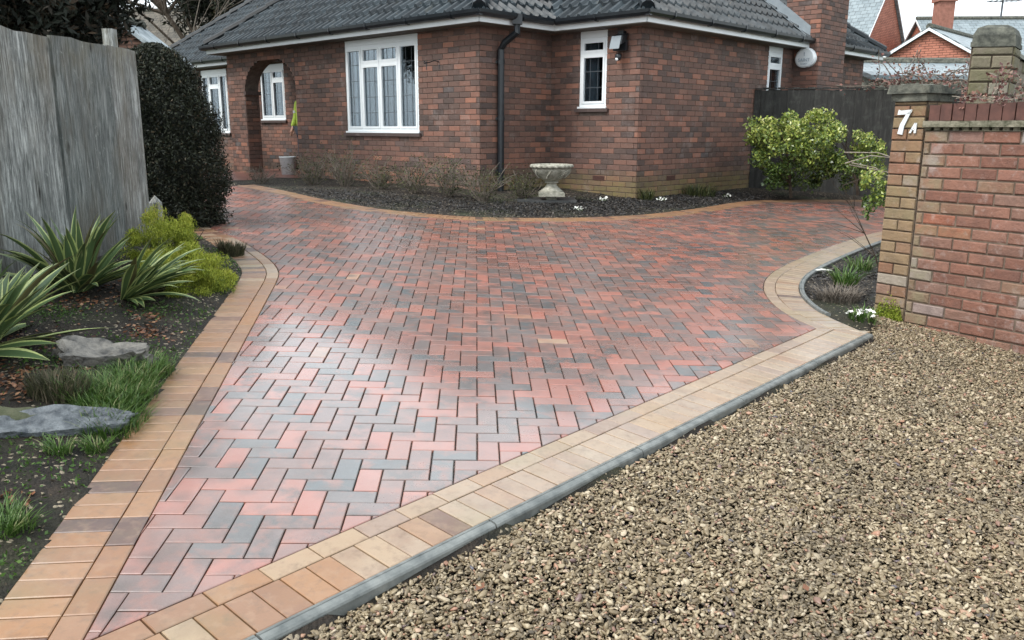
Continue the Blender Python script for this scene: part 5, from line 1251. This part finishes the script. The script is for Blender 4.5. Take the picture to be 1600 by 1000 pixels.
# straggly shrubs along the front wall
M['twigleaf'] = mat_leaf('sparse_green_leaf', [(0, (.022, .028, .012)), (.6, (.05, .062, .022)), (1, (.13, .14, .05))], .5, .3, .2)
subs = [(-4.35, 14.5, .30, .22, 'tiny leafless twig bush by the porch step'), (-3.35, 14.1, .50, .33, 'dark straggly bush at the left end of the front wall'), (-2.75, 13.75, .62, .42, 'tallest straggly bush below the left of the main window'), (-2.1, 13.3, .45, .36, 'sparse bush centred below the main window'), (-1.5, 12.75, .48, .38, 'thin spreading bush below the right of the main window'),
        (-.95, 12.35, .52, .42, 'bushy twiggy shrub left of the drainpipe'), (-.42, 12.0, .55, .50, 'pale twiggy shrub around the foot of the drainpipe'), (.15, 12.45, .38, .30, 'low twiggy shrub between drainpipe and urn')]
for k, (x, y, h, r_, lb) in enumerate(subs):
    e = empty('twiggy_shrub', onsoil(x, y), lb, 'shrub', 'straggly shrubs along the front wall'); mb = MB(); R = random.Random(k + 5); z0 = soil_z(x, y); tips = []
    for _ in range(26):
        a = R.uniform(0, 2 * pi); L = h * R.uniform(.7, 1.25); d = nrm((cos(a) * R.uniform(.1, .9), sin(a) * R.uniform(.1, .7), 1.0)); p = np.array((x + cos(a) * .04, y + sin(a) * .04, z0 - .02)); pts = [p.copy()]
        for i in range(4): d = nrm(d + np.array((R.gauss(0, .22), R.gauss(0, .22), R.gauss(0, .1)))); p = p + d * L / 4; pts.append(p.copy()); tips.append(p.copy())
        mb.tube(pts, [.007, .006, .005, .004, .002], 4, caps=False)
        for _ in range(3):
            q = pts[R.randint(1, 3)]; d2 = nrm(d + np.array((R.gauss(0, .7), R.gauss(0, .7), R.gauss(0, .4)))); mb.tube([q, q + d2 * L * .2, q + d2 * L * .4], [.004, .003, .0015], 3, caps=False); tips.append(q + d2 * L * .4)
    reparent(mb.build('twigs', M['twig']), e)
    tips = np.array(tips); nl_ = 950 if k != 0 else 60; P = tips[rng.integers(0, len(tips), nl_)] + rng.normal(0, .035, (nl_, 3)); V, Fq, T_ = cards(P, .028, .5); reparent(npmesh('leaves', V, Fq, T_, M['twigleaf']), e)
# weeds against the right wall
for k, (x, y, lb) in enumerate([(T(SB + .2, D1 + 1.5)[0], T(SB + .2, D1 + 1.5)[1], 'green weeds growing against the right wall'), (T(SB + .12, D1 + .12)[0], T(SB + .12, D1 + .12)[1], 'yellow-green weeds on the house corner beside the snowdrops')]):
    e = tuft('weeds', (x, y), .28 if k == 0 else .12, .22, 260 if k == 0 else 90, M['twigleaf'], lb, 'weeds', 101 + k, .012, .7)
x, y = T(-7.9, -.35); e = empty('climbing_rose', onsoil(x, y), 'thin leafless climber growing up the porch pier', 'climber'); mb = MB()
for k in range(9):
    p = np.array((x + random.gauss(0, .06), y + random.gauss(0, .06), .6)); pts = [p.copy()]
    for i in range(7): p = p + np.array((random.gauss(0, .07), random.gauss(0, .05), random.uniform(.12, .26))); pts.append(p.copy())
    mb.tube(pts, [.010 - .001 * i for i in range(8)], 5, caps=False)
reparent(mb.build('stems', M['twig']), e)
P = np.array((x, y, 1.3)) + rng.normal(size=(260, 3)) * (.16, .14, .45); V, Fq, T_ = cards(P, .035, .5); reparent(npmesh('leaves', V, Fq, T_, M['twigleaf']), e)
# dark pot plants in the porch
pq = T3(-6.55, .75, FZ); e = empty('porch_plant', pq, 'dark leafy plant on the porch floor left of the bucket', 'plant'); P = pq + np.abs(rng.normal(size=(500, 3))) * (0, 0, .13) + rng.normal(size=(500, 3)) * (.14, .12, .02) + (0, 0, .05)
V, Fq, T_ = cards(P, .07, .35, updir=(0, 0, .6)); reparent(npmesh('leaves', V, Fq, T_, M['dkleaf']), e)
# ------------------------------------------------------------------ urn on its slab
ux, uy = gp(860, 322); ux += .02; uy += .18; uz = soil_z(ux, uy)
mb = MB(); mb.box((ux - .50, uy - .16, uz - .03), (.86, .02, 0), (0, .55, 0), (0, 0, .065)); mb.box((ux - .60, uy - .05, uz - .04), (.5, -.05, 0), (0, .4, 0), (0, 0, .055)); tag(mb.build('stone_slab', M['slab']), 'dark flat slabs under the stone urn', 'slab')
ub = uz + .036; ur = empty('garden_urn', (ux, uy, ub), 'weathered cream stone urn on pedestal in front of the house', 'urn')
mb = MB(); s_ = .14
mb.cbox((ux, uy, ub + .025), .16, .16, .05); mb.cbox((ux, uy, ub + .075), .37, .37, .048); mb.cbox((ux, uy, ub + .1075), .34, .34, .015); reparent(mb.build('base', M['stone']), ur)
mb = MB(); mb.lathe((ux, uy, ub + .115), [(.165, 0), (.160, .012), (.120, .045), (.092, .070), (.074, .098), (.070, .118), (.095, .124), (.102, .134), (.095, .144), (.08, .150)], 28); reparent(mb.build('stem', M['stone'], smooth=True), ur)
def gad(r, z, a): return r * (1 + (.035 * math.copysign(abs(sin(a * 7)) ** .6, sin(a * 7)) if .02 < z < .15 else 0))
mb = MB(); mb.lathe((ux, uy, ub + .262), [(.08, 0), (.115, .012), (.17, .045), (.222, .09), (.258, .135), (.270, .165), (.268, .178), (.285, .186)], 84, mod=gad); bowl_mb = mb
def rope(r, z, a): return r + .010 * sin(a * 22 + z * 95)
mb = MB(); mb.lathe((ux, uy, ub + .448), [(.270, 0), (.298, .008), (.312, .022), (.310, .042), (.294, .055), (.265, .057), (.24, .03), (.19, -.03)], 132, mod=rope); reparent(mb.build('rope_rim', M['stone'], smooth=True), ur)
# carved leaves on the bowl
mb = bowl_mb
for k in range(7):
    a0 = 2 * pi * k / 7; 
    for j in range(7):
        f = j / 6; a = a0 + .34 * (f - .5); z = .055 + .105 * f; r_ = np.interp(z, [0, .045, .09, .135, .165], [.08, .17, .222, .258, .270]) + .010
        c = (ux + r_ * cos(a), uy + r_ * sin(a), ub + .262 + z); mb.lathe(c, [(.001, -.013), (.011, -.008), (.014, 0), (.011, .008), (.001, .013)], 6)
reparent(mb.build('bowl', M['stone'], smooth=True), ur)
# ------------------------------------------------------------------ climber over the brick wall
vn = empty('vine', w3(.5, -.15, 1.78), 'tangled reddish-brown climber with pale stems along the wall top', 'climber')
mb = MB(); R = random.Random(9); tips = []
for k in range(70):
    t = R.uniform(-.1, 1.7) ; p = w3(t, -R.uniform(.0, .5), 1.80 + R.uniform(-.02, .06)); d = np.array((R.gauss(0, 1), R.gauss(0, 1) * .6, abs(R.gauss(0, .5)))); d = nrm(d); pts = [p.copy()]
    for i in range(7): d = nrm(d + np.array((R.gauss(0, .4), R.gauss(0, .4), R.gauss(-.06, .28)))); p = p + d * R.uniform(.03, .07); p[2] = min(max(p[2], 1.79), 2.0); pts.append(p.copy()); tips.append(p.copy())
    r0 = R.uniform(.002, .0055); mb.tube(pts, [r0 * (1 - .1 * i) for i in range(8)], 5, caps=False)
reparent(mb.build('stems', M['pale_bark']), vn)
tips = np.array(tips); P = tips[rng.integers(0, len(tips), 1500)] + rng.normal(0, .02, (1500, 3)); V, Fq, T_ = cards(P, .032, .6); reparent(npmesh('dead_leaves', V, Fq, T_, M['vine']), vn)
v2 = empty('ivy', (6.6, 13.9, 2.2), 'bare ivy stems draped over the top of the dark timber fence', 'climber'); mb = MB(); tips = []
for k in range(46):
    p = np.array((R.uniform(6.2, 8.4), 14.7, 2.33)); d = nrm((R.gauss(0, 1), R.gauss(0, .3), abs(R.gauss(.3, .5)))); pts = [p.copy()]
    for i in range(7): d = nrm(d + np.array((R.gauss(0, .4), R.gauss(0, .3), R.gauss(-.05, .3)))); p = p + d * R.uniform(.06, .14); p[2] = max(2.33, p[2]); pts.append(p.copy()); tips.append(p.copy())
    mb.tube(pts, .008, 4, caps=False)
reparent(mb.build('stems', M['twig']), v2); tips = np.array(tips); P = tips[rng.integers(0, len(tips), 700)] + rng.normal(0, .05, (700, 3)); V, Fq, T_ = cards(P, .06, .6); reparent(npmesh('leaves', V, Fq, T_, M['vine']), v2)
# ------------------------------------------------------------------ trees
t1 = empty('conifer', (-8.0, 13.2, .5), 'big dark conifer with brown patches rising behind the grey fence', 'tree')
P, tone, loc = clump_pts((-8.0, 13.2, 4.5), (2.45, 2.0, 2.7), 90000, nclump=230, cr=.22, shell=.35, seed=31)
V, Fq, T_ = cards(P, .15, .30, tone, updir=(0, 0, -.2)); reparent(npmesh('crown', V, Fq, T_, M['conifer']), t1)
mb = MB(); limbs(mb, (-8.0, 13.2, .3), (-8.0, 13.2, 7.0), 0, .22, 22, 2, 3, spread=.8); reparent(mb.build('trunk', M['bark']), t1)
t1b = empty('conifer', (-11.3, 12.0, .5), 'second dark conifer farther left, cut by the picture edge', 'tree')
P, tone, loc = clump_pts((-11.3, 12.2, 4.8), (2.2, 2.2, 3.2), 30000, nclump=110, cr=.26, shell=.6, seed=33); V, Fq, T_ = cards(P, .20, .34, tone); reparent(npmesh('crown', V, Fq, T_, M['conifer']), t1b)
mb = MB(); limbs(mb, (-11.3, 12, .3), (-11.3, 12, 6.0), 0, .12, 8, 2, 4, spread=.8); reparent(mb.build('trunk', M['bark']), t1b)
t2 = empty('conifer', (-12.4, 37, .5), 'dark evergreen standing behind the bungalow roof', 'tree')
P, tone, loc = clump_pts((-12.2, 37, 8.6), (2.6, 2.5, 5.2), 30000, nclump=120, cr=.22, shell=.4, seed=35); V, Fq, T_ = cards(P, .32, .25, tone, updir=(.2, 0, .4)); reparent(npmesh('crown', V, Fq, T_, M['dkleaf']), t2)
mb = MB(); limbs(mb, (-12.2, 37, .3), (-12.2, 37, 13.0), 0, .16, 20, 1, 5, spread=.7); reparent(mb.build('trunk', M['bark']), t2)
def bare(x, y, h, label, seed, r0=.06, nb=12, spread=.45):
    e = empty('bare_tree', (x, y, .4), label, 'tree'); mb = MB(); limbs(mb, (x, y, .3), (x + .1, y, h), 0, r0, nb, 3, seed, 5, spread); reparent(mb.build('trunk', M['twig']), e); return e
bare(-11.0, 28, 8.5, 'thin bare tree with upright branches against the pale sky', 51, .028, 8, .28)
bare(-10.4, 24, 5.4, 'small bare tree with spreading twigs in front of the brown roof', 52, .024, 9, .45)
# ------------------------------------------------------------------ neighbouring buildings
def prism(name, o, u, v, Lu, Lv, ze, zr, label, wallm, roofm, z0=.3, parts=True, over=.15, verge=True):
    """house with gables at both ends of axis u (length Lu), span Lv along v; o = ground corner"""
    o = np.array(o, float); u = np.array(u, float); v = np.array(v, float); e = empty(name, tuple(np.append(o + u * Lu / 2 + v * Lv / 2, z0)), label, 'house')
    A = lambda a, b, z: np.append(o + u * a + v * b, z)
    vs = [A(0, 0, z0), A(Lu, 0, z0), A(Lu, Lv, z0), A(0, Lv, z0), A(0, 0, ze), A(Lu, 0, ze), A(Lu, Lv, ze), A(0, Lv, ze), A(0, Lv / 2, zr), A(Lu, Lv / 2, zr)]
    fs = [(0, 1, 5, 4), (2, 3, 7, 6), (1, 2, 6, 9, 5), (3, 0, 4, 8, 7)]
    mb = MB(); mb.add(vs, fs); w_ = mb.build('wall', wallm); 
    uvl = w_.data.uv_layers.new(name='UVMap')
    for li, lp in enumerate(w_.data.loops):
        p = np.array(w_.data.vertices[lp.vertex_index].co); q = p[:2] - o; uvl.data[li].uv = (q @ u + q @ v, p[2])
    reparent(w_, e)
    sl_ = (zr - ze) / (Lv / 2); mb = MB(); th = .10
    for sgn in (0, 1):
        def R_(a, h, dz): return A(a, h if sgn == 0 else Lv - h, ze + h * sl_ + dz)
        c = [R_(-over, -over, .03), R_(Lu + over, -over, .03), R_(Lu + over, Lv / 2, .03), R_(-over, Lv / 2, .03)]; t_ = [q + np.array((0, 0, th)) for q in c]
        mb.add(c + t_, [(0, 1, 2, 3), (4, 5, 6, 7), (0, 1, 5, 4), (1, 2, 6, 5), (3, 0, 4, 7)])
    r_ = mb.build('roof', roofm); uvl = r_.data.uv_layers.new(name='UVMap')
    for li, lp in enumerate(r_.data.loops):
        p = np.array(r_.data.vertices[lp.vertex_index].co); q = p[:2] - o; uvl.data[li].uv = (q @ u, (p[2] - ze) * math.hypot(1, sl_) / sl_)
    reparent(r_, e)
    if verge:
        for a0 in (-over - .03, Lu + over + .003):
            for sgn in (0, 1):
                mb = MB()
                b_ = [(-over, 0), (Lv / 2, 0)]; q = [A(a0, (h if sgn == 0 else Lv - h), ze + h * sl_ - .0) for h, _ in b_]
                mb.add([q[0], q[1], q[1] + np.array((0, 0, .09)), q[0] + np.array((0, 0, .09)), q[0] + np.append(u * .03, 0), q[1] + np.append(u * .03, 0), q[1] + np.append(u * .03, .09), q[0] + np.append(u * .03, .09)], [(0, 1, 2, 3), (4, 5, 6, 7), (0, 1, 5, 4), (3, 2, 6, 7)]); reparent(mb.build('verge_board', M['white']), e)
    mb = MB(); mb.tube([A(-over, Lv / 2, zr + .12), A(Lu + over, Lv / 2, zr + .12)], .12, 8); reparent(mb.build('ridge', M['capstone']), e)
    return e, A
# tall house, gable towards the viewer's right, just behind the bungalow
g1 = np.array([.73, .683]); r1 = np.array([-.683, .73])
eA, AA = prism('brick_house', np.array([16.75, 42.0]), r1, g1, 10, 5.0, 5.4, 8.9, 'tall red brick house with grey slate roof beyond the chimney', M['redwall'], M['slate'])
a45 = np.array([.707, .707]); b45 = np.array([-.707, .707])
eB, AB = prism('brick_house', np.array([15.35, 27.9]), np.array([.69, .724]), np.array([-.724, .69]), 9, 3.9, 3.70, 4.86, 'small red brick gable with pale blue slate roof left of the stone pier', M['redwall'], M['slate'])
eC, AC = prism('brick_house', np.array([19.9, 40.0]), np.array([.998, -.06]), np.array([.06, .998]), 16, 7, 4.2, 6.9, 'long slate-roofed house behind the stone pier with round brick chimney', M['redwall'], M['slate'])
def stack(x, y, z0, z1, r_, parent):
    mb = MB(); mb.box((x - r_, y - r_, z0), (r_ * 2, 0, 0), (0, r_ * 2, 0), (0, 0, z1 - z0)); mb.box((x - r_ - .08, y - r_ - .08, z1 - .30), (r_ * 2 + .16, 0, 0), (0, r_ * 2 + .16, 0), (0, 0, .22)); c = mb.build('chimney', M['farwall2']); reparent(c, parent)
    mb = MB(); mb.lathe((x, y, z1), [(.17, 0), (.14, .15), (.13, .5), (.17, .55)], 12); mb.build('chimney_pot', M['soldier']).parent = c; return c
M['farwall2'] = mat_plain('chimney_brick', (.20, .085, .06), (.34, .15, .11), 6, .85, .3, 20)
stack(20.05, 41.0, 5.0, 7.75, .34, eC)
mb = MB(); mx, my, mz = 23.3, 42.0, 6.9
mb.tube([(mx, my, mz), (mx, my, mz + 1.05)], .05, 6); mb.tube([(mx - .75, my, mz + .72), (mx + .85, my - .1, mz + .78)], .022, 4)
for k in range(7): mb.tube([(mx - .65 + k * .22, my - .35, mz + .74), (mx - .65 + k * .22, my + .35, mz + .74)], .014, 4)
for k in (-.2, .1, .35): mb.cbox((mx + k, my, mz + .86), .18, .1, .10)
tag(mb.build('roof_aerial', M['lead']), 'small television aerial on the ridge of the long slate roof', 'aerial')
# low stone outbuilding between the dark wall and the red gable
eD, AD = prism('outbuilding', np.array([8.2, 19.6]), np.array([1.0, 0.02]), np.array([-.02, 1.0]), 5.2, 3.2, 2.72, 3.10, 'low pale stone outbuilding with shallow slate roof beyond the dark fence', M['stone'], M['slate'], verge=False)
eD['category'] = 'outbuilding'
mb = MB(); mb.tube([(13.55, 20.6, .3), (13.55, 20.6, 3.2)], .05, 8); mb.tube([(12.4, 20.6, 3.22), (13.8, 20.6, 3.25)], .07, 8); tag(mb.build('black_downpipe', M['black']), 'black gutter and downpipe left of the tall stone pier', 'downpipe')
# left: big brown roof and a small pale roof
eE, AE = prism('old_house', np.array([-30.0, 40.0]), np.array([.985, -.17]), np.array([.17, .985]), 21, 12, 2.6, 7.2, 'old house with broad mossy brown roof behind the fence', M['farwall'], M['thatch'])
eF, AF = prism('garage', np.array([-9.45, 19.0]), np.array([.0, 1.]), np.array([1., 0.]), .9, 1.9, 3.0, 3.75, 'small garage with shiny pale roof behind the tall fence post', M['farwall'], mat_plain('pale_ribbed_roof', (.22, .27, .30), (.48, .54, .57), 4, .25, .2, 20), verge=False)

# a few leaves and twigs blown onto the gravel and the drive
out = []
for (px, py) in ((1575, 708), (1560, 714), (985, 830), (1320, 640), (1180, 760), (1090, 860), (1450, 560), (1500, 640), (760, 905), (1250, 905), (1400, 800), (930, 930), (1100, 735), (1530, 900)):
    x, y = gp(px, py)
    for _ in range(random.choice((1, 1, 2))): out.append((x + random.gauss(0, .03), y + random.gauss(0, .03), plane(x, y) - .022))
V, Fq, T_ = cards(out, .045, .6); V = V.reshape(-1, 4, 3); c = V.mean(1, keepdims=True); V = (c + (V - c) * np.array((1, 1, .4))).reshape(-1, 3)
tag(npmesh('blown_leaves', V, Fq, T_, M['deadleaf']), 'a few brown leaves blown onto the gravel', 'leaves', kind='stuff')
